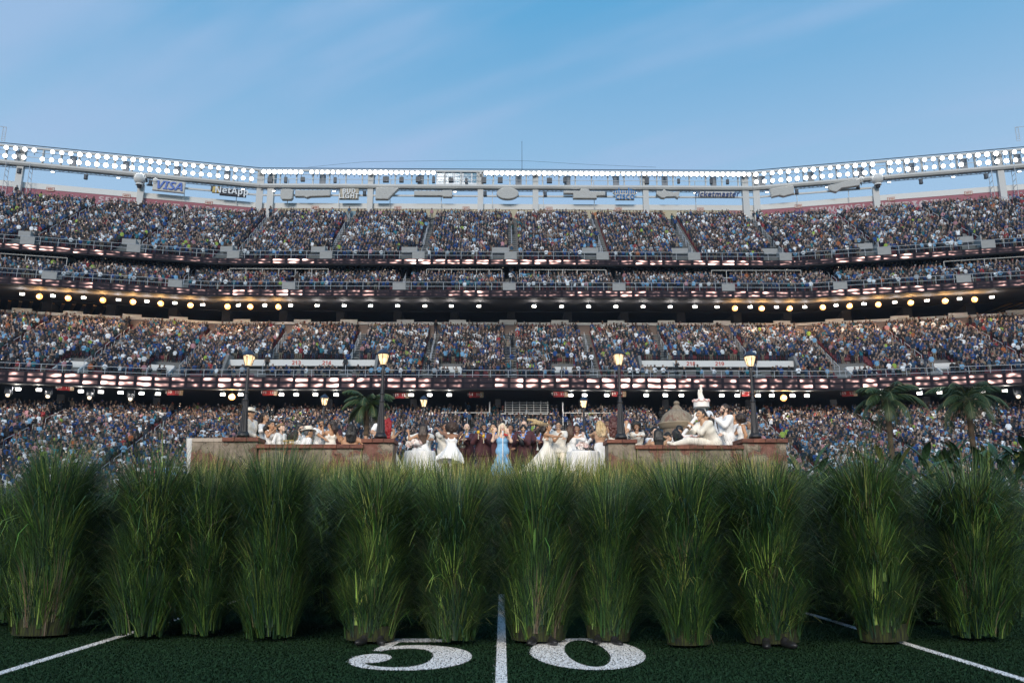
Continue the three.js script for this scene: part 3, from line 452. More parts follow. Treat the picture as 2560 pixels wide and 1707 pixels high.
for (const px of [44, 96, 201, 251, 300, 353, 394, 556, 601, 703, 740, 788, 840, 1028, 1074, 1123, 1427, 1462, 1517, 1616, 1664, 1704, 1805, 1844, 1896, 1930, 1982, 2018, 2199, 2300, 2350, 2458, 2513]) glowLamp(px, 79.8, 13.62, false, 'small white lamps hanging under the lowest light band', 'white lamps under the lowest light band');
for (const [px, s] of [[579, 'left'], [1960, 'right']]) glowLamp(px, 79.8, 13.4, true, 'two orange lamps hanging under the lowest light band', 'orange lamps under the lowest light band');
for (const px of [54, 131, 208, 295, 366, 436, 506, 595, 661, 726, 792, 860, 926, 994, 1062, 1128, 1197, 1335, 1404, 1472, 1540, 1608, 1676, 1738, 1793, 1876, 1942, 2013, 2091, 2161, 2238, 2318, 2400, 2481]) glowLamp(px, 91.2, 26.0, false, 'small white lamps hanging under the ceiling of the suites', 'white lamps of the suites');
for (const px of [97, 169, 256, 331, 401, 475, 568, 625, 695, 1838, 1905, 1975, 2058, 2125, 2197, 2278, 2364, 2438]) glowLamp(px, 91.2, 25.85, true, 'orange glowing lamps hanging under the ceiling of the suites', 'orange lamps of the suites');
for (const px of [20, 120, 224, 326, 2440, 2545]) { const u = uAt(px, 79.5, 13.3), p = plan(79.5, u), t = thing('moving_spotlight', ordinal(spotNo++) + ' from the left of the dark round spotlights under the lowest light band', 'spotlight', [p.x, 13.2, p.z], facing(u), 'dark spotlights under the lowest light band'); obj('housing', [cyl(0.28, 0.22, 0.6, 0, 0, 0, 12), box(0.6, 0.18, 0.3, 0, 0.5, 0), box(0.08, 0.6, 0.1, -0.3, 0.25, 0), box(0.08, 0.6, 0.1, 0.3, 0.25, 0)], mLampBody, t); obj('lens', put(sph(0.2, 0, -0.22, 0.08, 10), 0, 0, 0), mWarmDim, t); }

console.log('stadium done');

// ---- floodlight towers on the near side, behind the camera: they light the stage and the grass tops ----
for (const [s, lab] of [[-1, 'floodlight tower behind the camera on the left, out of frame'], [1, 'floodlight tower behind the camera on the right, out of frame']]) {
  const x = s * 34, z = 40, H = 40, t = thing('floodlight_tower', lab, 'floodlight tower', [x, 0, z], Math.PI + Math.atan2(x, 60), 'near side floodlight towers');
  obj('mast', lathe([[0.9, 0], [0.45, H - 3]], 12), mSteel, t); obj('frame', [box(6, 0.3, 0.3, 0, H - 2.4, 0), box(6, 0.3, 0.3, 0, H + 0.4, 0), box(0.3, 3, 0.3, -2.8, H - 1, 0), box(0.3, 3, 0.3, 2.8, H - 1, 0)], mSteel, t);
  for (let i = 0; i < 8; i++) for (let j = 0; j < 3; j++) { const f = obj('floodlight', bodyGeo, mLampBody, t); f.position.set(-2.45 + i * 0.7, H - 1.9 + j * 0.95, 0.4); f.rotation.x = 0.5; obj('lens', lensGeo, mLensDim, f).position.z = 0.18; }
  const sp = new THREE.SpotLight(lin(1, 0.87, 0.70), 8800, 0, 0.235, 0.85, 2); sp.position.set(x, H - 1, z - 1.2); sp.target.position.set(0, 3.2, -21); sp.castShadow = true; sp.shadow.radius = 60; scene.add(sp, sp.target); sp.name = 'tower_beam';
}
// ================= THE CROWD =================
const SKINS = [[0.34, 0.215, 0.16], [0.27, 0.16, 0.115], [0.18, 0.105, 0.073], [0.10, 0.056, 0.038], [0.42, 0.29, 0.225]];
const HAIRS = [[0.012, 0.010, 0.009], [0.035, 0.02, 0.012], [0.09, 0.05, 0.025], [0.28, 0.19, 0.09], [0.22, 0.21, 0.2]];
const SHIRTS = [['navy', 26, [0.006, 0.017, 0.038]], ['black', 24, [0.007, 0.008, 0.010]], ['charcoal', 7, [0.025, 0.03, 0.036]], ['white', 14, [0.78, 0.79, 0.80]], ['light grey', 5, [0.30, 0.33, 0.36]], ['royal blue', 8, [0.010, 0.055, 0.20]], ['dark green', 5, [0.012, 0.05, 0.045]], ['tan', 3, [0.30, 0.23, 0.16]], ['brown', 2, [0.06, 0.04, 0.028]], ['red', 2.4, [0.26, 0.025, 0.03]], ['lime green', 1.2, [0.36, 0.50, 0.08]], ['teal', 4, [0.015, 0.17, 0.22]], ['pale blue', 4, [0.17, 0.35, 0.52]], ['orange', 0.7, [0.45, 0.13, 0.04]], ['pink', 0.8, [0.45, 0.22, 0.24]], ['denim blue', 8, [0.025, 0.07, 0.13]]];
const CAPS = [[0.012, 0.018, 0.04], [0.6, 0.6, 0.6], [0.02, 0.02, 0.022], [0.015, 0.05, 0.25], [0.3, 0.03, 0.03]];
function spectatorShape(pose, female) { // one continuous body; each vertex remembers which garment it lies on
  const B = []; const add = (t, ...v) => B.push([t, v]);
  const sw = female ? 0.15 : 0.18;
  add('shirt', -sw + 0.06, 1.36, 0, sw - 0.06, 1.36, 0, 0.095, 0.095); add('shirt', -0.06, 1.15, 0.01, 0.06, 1.15, 0.01, 0.125, 0.125); add('shirt', -0.06, 1.0, 0, 0.06, 1.0, 0, 0.125, 0.125);
  add('pants', -0.07, 0.88, 0, 0.07, 0.88, 0, 0.12, 0.12); for (const s of [-1, 1]) { add('pants', s * 0.1, 0.85, 0, s * 0.11, 0.46, 0.02, 0.085, 0.065); add('pants', s * 0.11, 0.46, 0.02, s * 0.12, 0.07, -0.01, 0.065, 0.055); add('shoe', s * 0.12, 0.055, 0, s * 0.12, 0.05, 0.14, 0.055, 0.045); }
  add('skin', 0, 1.42, 0, 0, 1.53, 0.01, 0.055, 0.055); add('skin', 0, 1.60, 0.03, 0, 1.66, 0.025, 0.088, 0.095); add('skin', 0, 1.60, 0.11, 0, 1.62, 0.11, 0.02, 0.02);
  if (female) { add('hair', 0, 1.70, -0.02, 0, 1.60, -0.05, 0.105, 0.10); add('hair', 0, 1.58, -0.07, 0, 1.34, -0.09, 0.085, 0.06); } else add('hair', 0, 1.69, -0.005, 0, 1.66, -0.04, 0.105, 0.095);
  if (pose === 4) add('hair', 0, 1.70, 0.03, 0, 1.70, 0.14, 0.05, 0.04);
  const arm = (s, ex, ey, ez, hx, hy, hz) => { add('shirt', s * sw, 1.38, 0, s * ex, ey, ez, 0.062, 0.052); add(pose % 2 ? 'shirt' : 'skin', s * ex, ey, ez, s * lerp(ex, hx, 0.85), lerp(ey, hy, 0.85), lerp(ez, hz, 0.85), 0.05, 0.042); add('skin', s * lerp(ex, hx, 0.85), lerp(ey, hy, 0.85), lerp(ez, hz, 0.85), s * hx, hy, hz, 0.045, 0.045); };
  if (pose === 0 || pose === 4) { arm(-1, 0.25, 1.12, 0, 0.24, 0.9, 0.08); arm(1, 0.25, 1.12, 0, 0.24, 0.9, 0.08); }
  else if (pose === 1) { arm(-1, 0.25, 1.14, 0.06, 0.03, 1.22, 0.24); arm(1, 0.25, 1.14, 0.06, 0.03, 1.22, 0.24); }
  else if (pose === 2) { arm(-1, 0.24, 1.2, 0.18, 0.08, 1.52, 0.3); arm(1, 0.24, 1.2, 0.18, 0.06, 1.5, 0.3); }
  else if (pose === 3) { arm(-1, 0.34, 1.5, 0.05, 0.3, 1.82, 0.1); arm(1, 0.26, 1.12, 0.02, 0.06, 1.18, 0.22); }
  const sdf = (x, y, z) => { let d = 9; for (const [, b] of B) d = smin(d, cap(x, y, z, b), 0.035); return d; };
  const g = net(sdf, [-0.5, -0.06, -0.28], [0.5, 2.0, 0.5], 0.052), p = g.attributes.position, tags = [];
  for (let i = 0; i < p.count; i++) { let best = 9, t = 'shirt'; for (const [n, b] of B) { const d = cap(p.getX(i), p.getY(i), p.getZ(i), b) - (n === 'hair' ? 0.012 : 0); if (d < best) { best = d; t = n; } } tags.push(t); }
  return { g, tags };
}
const RC = rng(2024), shapes = []; for (let pose = 0; pose < 5; pose++) for (const f of [false, true]) shapes.push(spectatorShape(pose, f));
const pickW = () => { let t = RC() * SHIRTS.reduce((s, a) => s + a[1], 0); for (const s of SHIRTS) { t -= s[1]; if (t < 0) return s; } return SHIRTS[0]; };
const mCrowd = new THREE.MeshStandardMaterial({ color: 0xffffff, roughness: 0.85, vertexColors: true });
const variants = [];
for (let i = 0; i < 150; i++) {
  const si = Math.floor(RC() * shapes.length), { g, tags } = shapes[si], shirt = pickW(), skin = SKINS[Math.floor(RC() * SKINS.length)], capOn = RC() < (si >= 8 ? 0.85 : 0.32), hair = capOn ? CAPS[Math.floor(RC() * CAPS.length)] : HAIRS[Math.floor(RC() * HAIRS.length)], pants = [[0.012, 0.014, 0.02], [0.03, 0.04, 0.07], [0.012, 0.012, 0.012], [0.2, 0.16, 0.11]][Math.floor(RC() * 4)];
  const v = g.clone(), c = new Float32Array(tags.length * 3), jit = 0.8 + RC() * 0.45;
  tags.forEach((t, k) => { const q = t === 'shirt' ? shirt[2].map(e => e * jit) : t === 'skin' ? skin : t === 'hair' ? hair : t === 'pants' ? pants : [0.05, 0.05, 0.05]; c.set(q, k * 3); });
  v.setAttribute('color', new THREE.BufferAttribute(c, 3)); variants.push({ g: v, shirt: shirt[0], cap: capOn, si });
}
const pale = variants.map((v, i) => ['white', 'light grey', 'pale blue'].includes(v.shirt) ? i : -1).filter(i => i >= 0), deep = variants.map((v, i) => ['navy', 'black', 'royal blue', 'denim blue'].includes(v.shirt) ? i : -1).filter(i => i >= 0);
function pickVariant(x, z, h) { const n = noise(x * 0.35, h * 0.5, z * 0.35) + 0.6 * noise(x * 0.9, h * 1.2, 7); const r = RC(); if (n > 0.22 && r < 0.28) return pale[Math.floor(RC() * pale.length)]; if (n < -0.15 && r < 0.5) return deep[Math.floor(RC() * deep.length)]; return Math.floor(RC() * variants.length); }
const spots = [], seatSpots = [];
for (const [k, D] of Object.entries(DECKS)) {
  const isHole = (u, i) => k === 'club' && clubHoles.some(([a, b, r0, r1]) => u > a - 0.2 && u < b + 0.2 && i >= r0 && i <= r1) || (k === 'upper' && i < 4 && D.aisles.some(a => u > a - 2.7 && u < a - 0.3)) || (k === 'upper' && i > 21 && Math.abs(u) > LRr + 1) || (k === 'lower' && i > 27 && Math.abs(u - uAt(1316, 82, 13)) < 2.6);
  for (let i = 0; i < D.n; i++) { const o = D.o + (i + 0.55) * D.run, h = D.h + i * D.rise, wid = 0.42;
    for (let u = -UMAX + 0.5; u < UMAX - 0.5; u += 0.455) {
      if (D.aisles.some(a => Math.abs(u - a) < wid + 0.28) || isHole(u, i)) continue;
      const p = plan(o, u); seatSpots.push([p.x, h, p.z - 0.3, p.r]);
      const thin = k === 'club' && i < 3 ? 0.25 : 0.075; if (RC() < thin) continue;
      spots.push({ k, i, x: p.x + (RC() - 0.5) * 0.14, y: h, z: p.z + 0.12 + (RC() - 0.5) * 0.2, r: p.r + (RC() - 0.5) * 0.9, s: 0.84 + RC() * 0.18, v: pickVariant(p.x, p.z, h) });
    } }
}
// a few standing on the stairs, and people in the suites
for (const [k, D] of Object.entries(DECKS)) for (const a of D.aisles) for (let i = 1; i < D.n; i++) if (RC() < 0.22) { const p = plan(D.o + (i + 0.3) * D.run, a); spots.push({ k, i, x: p.x + (RC() - 0.5) * 0.5, y: D.h + (i + 0.4) * D.rise, z: p.z, r: p.r + (RC() - 0.5), s: 1, v: Math.floor(RC() * variants.length) }); }
for (let u = -UMAX + 1; u < UMAX; u += 0.75) if (RC() < 0.75) { const p = plan(96 + RC() * 3.5, u); spots.push({ k: 'suite', i: 0, x: p.x, y: 23.76, z: p.z, r: p.r + (RC() - 0.5) * 2, s: 0.95 + RC() * 0.1, v: Math.floor(RC() * variants.length) }); }
for (let u = -UMAX + 1; u < UMAX; u += 1.1) if (RC() < 0.6) { const p = plan(86.3 + RC() * 3, u); spots.push({ k: 'concourse', i: 0, x: p.x, y: 11.75, z: p.z, r: p.r + (RC() - 0.5) * 2, s: 1, v: Math.floor(RC() * variants.length) }); }
// the nearest spectators that show clear of the stage and the grass stand as persons of their own
for (const s of spots) { const [px, py] = proj(V(s.x, s.y + 1.3, s.z)); s.px = px; s.py = py; const edge = px < 462 ? 1150 - 55 * Math.exp(-(((px - 330) / 60) ** 2)) - 75 * Math.exp(-(((px - 95) / 95) ** 2)) : px > 1975 ? 1105 - 35 * sstep(2000, 2560, px) : -1; s.clear = s.k === 'lower' && py < edge && px > 4 && px < 2556; }
const near = spots.filter(s => s.clear).sort((a, b) => b.z - a.z).slice(0, 300); near.forEach(s => s.own = true);
near.sort((a, b) => a.px - b.px);
const posture = si => ['arms down', 'hands folded', 'hands held up', 'one arm raised', 'in a cap'][Math.floor(si / 2)];
const cnt = {};
for (const s of near) { const side = s.px < 1280 ? 'left' : 'right', key = variants[s.v].shirt + posture(variants[s.v].si) + side; s.key = key; cnt[key] = (cnt[key] ?? 0) + 1; }
const seen = {};
for (const s of near) {
  const va = variants[s.v], m = new THREE.Mesh(va.g, mCrowd); m.name = numbered('person'); m.position.set(s.x, s.y, s.z); m.rotation.y = s.r; m.scale.setScalar(s.s); scene.add(m);
  const side = s.px < 1280 ? 'left of stage' : 'right of stage', n = seen[s.key] = (seen[s.key] ?? -1) + 1;
  tag(m, (cnt[s.key] > 1 ? ordinal(n) + ' ' : '') + 'spectator in ' + va.shirt + ' ' + posture(va.si) + ', low rows ' + side + (cnt[s.key] > 1 ? ', from left' : ''), 'person', 'spectators in the front rows of the lower stand');
}
{ const rest = spots.filter(s => !s.own), by = variants.map(() => []); rest.forEach(s => by[s.v].push(s)); const G = new THREE.Group(); G.name = 'crowd'; tag(G, 'packed mass of spectators filling the stands', 'crowd', null, 'stuff'); scene.add(G);
  const m = new THREE.Matrix4(), q = new THREE.Quaternion(); by.forEach((l, vi) => { if (!l.length) return; const im = new THREE.InstancedMesh(variants[vi].g, mCrowd, l.length); im.name = 'spectators'; l.forEach((s, i) => { q.setFromAxisAngle(V(0, 1, 0), s.r); im.setMatrixAt(i, m.compose(V(s.x, s.y, s.z), q, V(s.s, s.s, s.s))); }); im.userData.kind = 'stuff'; G.add(im); });
  // red tip-up seats behind them
  const sg = merge([box(0.44, 0.42, 0.06, 0, 0.62, -0.02, 0, -0.15), box(0.42, 0.38, 0.08, 0, 0.62, 0.1, 0, -0.12), box(0.06, 0.42, 0.06, 0, 0.2, 0)]), si = new THREE.InstancedMesh(sg, mat([0.14, 0.014, 0.018], 0.7), seatSpots.length); si.name = 'seats'; seatSpots.forEach((s, i) => { q.setFromAxisAngle(V(0, 1, 0), s[3]); si.setMatrixAt(i, m.compose(V(s[0], s[1], s[2]), q, V(1, 1, 1))); }); scene.add(si); tag(si, 'red tip-up seats in rows under the crowd', 'seats', null, 'stuff');
  // lit phones held up in the crowd
  const ph = rest.filter(s => s.k !== 'suite' && s.k !== 'concourse' && RC() < 0.03), pi = new THREE.InstancedMesh(new THREE.BoxGeometry(0.05, 0.05, 0.02), mat([0.1, 0.1, 0.1], 0.4, { emissive: lin(1, 0.82, 0.6), emissiveIntensity: 3 }), ph.length); pi.name = 'phone_lights'; ph.forEach((s, i) => { q.identity(); pi.setMatrixAt(i, m.compose(V(s.x + 0.12, s.y + 1.42 * s.s, s.z + 0.38), q, V(1, 1, 1))); }); scene.add(pi); tag(pi, 'tiny phone lights held up across the crowd', 'phone lights', null, 'stuff'); }
console.log('crowd', spots.length, 'seats', seatSpots.length);
// ================= THE STAGE =================
const FLOOR = 2.31, WD = 18.2;
const stuccoTex = noiseTex(1024, 512, (u, v, i, j) => {
  const x = u * 12, y = v * 6, a = fbm(x * 0.55, y * 0.75, 3.1, 5) + 0.12 * fbm(x * 3, y * 3, 7, 3), b = fbm(x * 1.4 + 5, y * 1.4, 9, 4), f = 0.06 * noise(i * 0.7, j * 0.7, 2) + 0.10 * fbm(x * 5, y * 5, 1, 3);
  let c = [0.50 + f + b * 0.18, 0.455 + f + b * 0.17, 0.405 + f + b * 0.16]; const red = sstep(0.02, 0.10, a); c = c.map((q, k) => lerp(q, [0.44, 0.30, 0.265][k] + f + b * 0.14, red)); const edge = Math.exp(-(((a - 0.03) / 0.014) ** 2)); c = c.map(q => q * (1 - 0.3 * edge));
  const cr = Math.abs(fbm(x * 0.8 + 20, y * 0.8 + 3, 12, 4)); if (cr < 0.008) c = c.map(q => q * 0.6); return c;
});
stuccoTex.repeat.set(0.22, 0.44);
const mStucco = mat([0.9, 0.9, 0.9], 0.92, { map: stuccoTex, bumpMap: stuccoTex, bumpScale: 0.03 });
const stoneTex = noiseTex(512, 256, (u, v, i, j) => { const x = u * 8, y = v * 4, a = fbm(x * 0.7 + 30, y * 0.8, 3.1, 5), b = fbm(x * 1.6 + 5, y * 1.6, 9, 4), f = 0.05 * noise(i * 0.7, j * 0.7, 2) + 0.09 * fbm(x * 5, y * 5, 1, 3); let c = [0.53 + f + b * 0.16, 0.485 + f + b * 0.16, 0.425 + f + b * 0.15]; const r = sstep(0.12, 0.24, a) * 0.7; return c.map((q, k) => lerp(q, [0.46, 0.34, 0.30][k] + f, r)); });
const mStone = mat([0.85, 0.85, 0.85], 0.95, { map: stoneTex, bumpMap: stoneTex, bumpScale: 0.03 });
const uvBox = (g) => { const p = g.attributes.position, n = g.attributes.normal, uv = g.attributes.uv; for (let i = 0; i < p.count; i++) { const ax = Math.abs(n.getX(i)), ay = Math.abs(n.getY(i)); if (ax > 0.6) uv.setXY(i, p.getZ(i), p.getY(i)); else if (ay > 0.6) uv.setXY(i, p.getX(i), p.getZ(i)); else uv.setXY(i, p.getX(i), p.getY(i)); } return g; };
{
  const xl = at(478, 1100, WD).x, xr = at(1967, 1100, WD).x, t = thing('stage_platform', 'raised stage floor behind the tall grass carrying walls and dancers', 'stage');
  obj('deck', box(xr - xl, 0.2, 11.5, (xl + xr) / 2, FLOOR - 0.102, -WD - 5.2), mat([0.16, 0.13, 0.10], 0.85), t);
  obj('skirt', [box(xr - xl - 0.1, FLOOR - 0.25, 0.1, (xl + xr) / 2, (FLOOR - 0.25) / 2, -WD + 0.3), box(0.1, FLOOR - 0.25, 11, xl + 0.1, (FLOOR - 0.25) / 2, -WD - 5.2), box(0.1, FLOOR - 0.25, 11, xr - 0.1, (FLOOR - 0.25) / 2, -WD - 5.2)], mat([0.02, 0.025, 0.02], 0.95), t);
}
const brickGeos = {}; const RBk = rng(9);
const brickMats = [[0.235, 0.085, 0.055], [0.20, 0.072, 0.05], [0.265, 0.10, 0.065], [0.175, 0.066, 0.046]].map(c => mat(c, 0.85, { map: noiseTex(64, 32, (u, v, i, j) => { const n = 0.82 + 0.35 * fbm(u * 6 + c[0] * 50, v * 3, 4, 4) + 0.08 * noise(i, j, 1); return [n, n, n]; }) }));
const mMortar = mat([0.36, 0.30, 0.25], 0.95);
function walling(px0, px1, pyTop, pyCap, label, name, depth, extra) {
  const a = at(px0, pyTop, WD), b = at(px1, pyTop, WD), top = (a.y + b.y) / 2, hc = top - at(px0, pyCap, WD).y, w = b.x - a.x, t = thing(name, label, 'wall', [(a.x + b.x) / 2, FLOOR, -WD - depth / 2]);
  const H = top - FLOOR - hc; obj('body', uvBox(box(w - 0.02, H, depth - 0.06, 0, H / 2, 0)).translate(0, 0, 0), mStucco, t);
  { const g = t.children[0].geometry, uv = g.attributes.uv; for (let i = 0; i < uv.count; i++) uv.setXY(i, uv.getX(i) + t.position.x, uv.getY(i)); }
  obj('mortar_bed', box(w - 0.01, hc * 0.8, depth - 0.03, 0, H + hc * 0.45, 0), mMortar, t);
  const cap0 = extra?.cap0 ? at(extra.cap0, pyTop, WD).x - t.position.x : -w / 2 - 0.03, cw = w / 2 + 0.03 - cap0, n = Math.max(2, Math.round(cw / 0.295)), bw = cw / n;
  for (let i = 0; i < n; i++) { const key = bw.toFixed(3) + hc.toFixed(3) + depth; const g = brickGeos[key] ??= uvBox(new THREE.ExtrudeGeometry(new THREE.Shape([[-bw / 2 + 0.012, -hc / 2 + 0.008], [bw / 2 - 0.012, -hc / 2 + 0.008], [bw / 2 - 0.012, hc / 2 - 0.008], [-bw / 2 + 0.012, hc / 2 - 0.008]].map(q => new THREE.Vector2(...q))), { depth: depth + 0.06, bevelEnabled: true, bevelSize: 0.008, bevelThickness: 0.008, bevelSegments: 1 }).translate(0, 0, -(depth + 0.06) / 2)); const br = obj('cap_brick', g, brickMats[Math.floor(RBk() * 4)], t); br.position.set(cap0 + bw * (i + 0.5), H + hc / 2 + 0.004, (RBk() - 0.5) * 0.012); br.rotation.y = (RBk() - 0.5) * 0.01; }
  return t;
}
const pA = walling(478, 644, 1094, 1104, 'weathered stucco pier under the leftmost near lamp post', 'stage_pier', 0.7, { cap0: 556 });
{ const a = at(462, 1094, WD), t = pA; const s = new THREE.Shape([[-0.15, 0], [0, 0], [0, pA.children[0].geometry.boundingBox ? 1 : 0.93], [-0.15, 0.93]].map(q => new THREE.Vector2(...q))); const w = pA.position.x - (at(478, 1094, WD).x), H = at(478, 1094, WD).y - FLOOR;
  const e = new THREE.Shape([[0, -0.35], [0, H], [-0.155, H], [-0.02, -0.35]].map(q => new THREE.Vector2(...q))); obj('end_panel', new THREE.ExtrudeGeometry(e, { depth: 0.5, bevelEnabled: false }).translate(-w, 0, -0.25), mat([0.5, 0.5, 0.5], 0.7), t);
  obj('cornice', box(0.84, 0.05, 0.62, -w + 0.42, H - 0.03, 0), mat([0.30, 0.26, 0.22], 0.9), t); }
walling(645, 905, 1111, 1121, 'low stucco wall with brick coping in front of the left guests', 'stage_wall', 0.4);
walling(906, 983, 1097, 1107, 'weathered stucco pier under the second near lamp post, beside red-haired dancer', 'stage_pier', 0.7);
walling(1520, 1590, 1099, 1108, 'weathered stucco pier under the third near lamp post, beside blonde dancer', 'stage_pier', 0.7);
walling(1591, 1857, 1113, 1123, 'low stucco wall with brick coping under the seated guest', 'stage_wall', 0.4);
walling(1857, 1967, 1097, 1107, 'weathered stucco pier under the rightmost near lamp post', 'stage_pier', 0.7);

// ---- lamp posts ----
const mIron = mat([0.022, 0.022, 0.026], 0.45, { metalness: 0.3 }), mPane = new THREE.MeshPhysicalMaterial({ color: lin(0.92, 0.86, 0.74), roughness: 0.75, transmission: 0.8, thickness: 0, ior: 1.3, specularIntensity: 0.3, side: THREE.DoubleSide }), mBulb = mat([0.9, 0.8, 0.6], 0.4, { emissive: lin(1, 0.62, 0.3), emissiveIntensity: 7 }), mRoof = mat([0.03, 0.045, 0.075], 0.35, { metalness: 0.4 });
function lampPost(px, pyBase, pyTop, d, base, lanternH, label) {
  const q = at(px, pyBase, d), top = at(px, pyTop, d), y0 = base ?? q.y, t = thing('lamp_post', label, 'lamp post', [q.x, y0, q.z]), H = top.y - y0, k = lanternH, lb = H - k;
  const hb = base == null ? 0.86 : 0.9; obj('foot', [lathe([[0.0, 0], [0.15, 0], [0.145, 0.05], [0.125, 0.09], [0.11, 0.12], [0.0, 0.12]], 8)], mIron, t);
  const fl = []; for (let i = 0; i < 8; i++) { const a = i / 8 * 6.283; fl.push(rod(V(Math.cos(a) * 0.082, 0.12, Math.sin(a) * 0.082), V(Math.cos(a) * 0.04, hb, Math.sin(a) * 0.04), 0.022, 5, 0.012)); }
  obj('fluted_base', [lathe([[0.095, 0.1], [0.08, 0.2], [0.058, hb * 0.62], [0.044, hb]], 12), ...fl], mIron, t);
  obj('collar', [lathe([[0.045, 0], [0.064, 0.012], [0.064, 0.045], [0.045, 0.06]], 12, 0, hb - 0.02, 0), lathe([[0.045, 0], [0.066, 0.01], [0.066, 0.03], [0.045, 0.04]], 12, 0, hb + 0.16, 0)], mIron, t);
  obj('shaft', [lathe([[0.042, hb], [0.04, hb + 0.2], [0.033, lb - 0.14], [0.044, lb - 0.12], [0.034, lb - 0.08], [0.03, lb]], 12)], mIron, t);
  const L = obj('lantern', [cyl(0.05, 0.03, 0.03, 0, lb + 0.015, 0, 6), cyl(k * 0.36, k * 0.36, 0.02, 0, lb + k * 0.63, 0, 6)], mIron, t), fr = []; const r0 = k * 0.17, r1 = k * 0.33;
  for (let i = 0; i < 6; i++) { const a = i / 6 * 6.283 + Math.PI / 6, b = a + 6.283 / 6; fr.push(rod(V(Math.cos(a) * r0, lb + 0.03, Math.sin(a) * r0), V(Math.cos(a) * r1, lb + k * 0.63, Math.sin(a) * r1), 0.008, 4));
    const g = new THREE.BufferGeometry(); const P = [[a, r0, lb + 0.03], [b, r0, lb + 0.03], [b, r1, lb + k * 0.62], [a, r1, lb + k * 0.62]].map(([an, r, y]) => [Math.cos(an) * r * 0.98, y, Math.sin(an) * r * 0.98]); g.setAttribute('position', new THREE.Float32BufferAttribute([...P[0], ...P[2], ...P[1], ...P[0], ...P[3], ...P[2]], 3)); g.computeVertexNormals(); obj('pane', g, mPane, L); }
  obj('lantern_frame', fr, mIron, L);
  obj('roof', flat(lathe([[k * 0.40, lb + k * 0.64], [k * 0.26, lb + k * 0.80], [k * 0.10, lb + k * 0.92], [0.001, lb + k * 0.94]], 6)), mRoof, t); obj('finial', [sph(k * 0.05, 0, lb + k * 0.96, 0, 8), cyl(0.002, 0.01, k * 0.12, 0, lb + k * 1.03, 0, 6)], mIron, t);
  obj('bulb', sph(k * 0.085, 0, lb + k * 0.3, 0, 10, [1, 1.5, 1]), mBulb, L); const pl = new THREE.PointLight(lin(1, 0.70, 0.42), 0.7, 0, 2); pl.position.set(0, lb + k * 0.3, 0); pl.castShadow = true; t.add(pl);
}
lampPost(607, 1093, 872, 18.55, null, 0.44, 'leftmost near lamp post on a stucco pier, man in hat behind'); lampPost(951, 1096, 869, 18.55, null, 0.44, 'near lamp post on the pier beside the red-haired dancer'); lampPost(1553, 1098, 870, 18.55, null, 0.44, 'near lamp post on the pier between blonde dancer and curly-haired guest'); lampPost(1889, 1096, 874, 18.55, null, 0.44, 'rightmost near lamp post on a stucco pier');
lampPost(803, 1150, 984, 26.5, FLOOR, 0.42, 'smaller far lamp post left of the palm behind the wall'); lampPost(1056, 1150, 988, 26.5, FLOOR, 0.42, 'smaller far lamp post behind the woman with long straight hair'); lampPost(1462, 1150, 990, 26.5, FLOOR, 0.42, 'smaller far lamp post behind the smiling dancer at right');

// ---- stone turret ----
{ const D = 22.6, q = at(1694, 1060, D), Y = py => at(1694, py, D).y - FLOOR, R = w => w / 1992 * D * 1.02, t = thing('stone_turret', 'round stone sentry turret with domed roof behind the right guests', 'turret', [q.x, FLOOR, q.z]);
  const bumpy = (g, s = 0.012) => { const p = g.attributes.position; for (let i = 0; i < p.count; i++) { const x = p.getX(i), y = p.getY(i), z = p.getZ(i), n = fbm(x * 6, y * 6, z * 6, 3) * s * 2, r = Math.hypot(x, z) || 1; p.setXYZ(i, x + x / r * n, y, z + z / r * n); } g.computeVertexNormals(); const uv = g.attributes.uv; for (let i = 0; i < uv.count; i++) uv.setXY(i, uv.getX(i) * 3, p.getY(i)); return g; };
  obj('drum', bumpy(lathe([[R(37), 0], [R(36), Y(1100)], [R(36), Y(1072)]], 40)), mStone, t);
  obj('cornice', bumpy(lathe([[R(36), Y(1074)], [R(44), Y(1069)], [R(43), Y(1065)], [R(48), Y(1061)], [R(48), Y(1058)], [R(40), Y(1056)]], 40), 0.004), mat([0.27, 0.215, 0.15], 0.9), t);
  obj('dome', bumpy(lathe([[R(43), Y(1057)], [R(40), Y(1049)], [R(35), Y(1039)], [R(27), Y(1031)], [R(17), Y(1025)], [R(12.5), Y(1023)]], 40)), mStone, t);
  const n = obj('neck', bumpy(lathe([[R(13.5), Y(1025)], [R(13), Y(1021)], [R(9), Y(1016)], [R(7), Y(1013)], [0.001, Y(1012)]], 24), 0.004), mStone, t); obj('ball', bumpy(put(new THREE.SphereGeometry(R(7.6), 18, 12), 0, Y(1008), 0, 0, 0, 0, [1, 0.8, 1]), 0.003), mStone, n); }

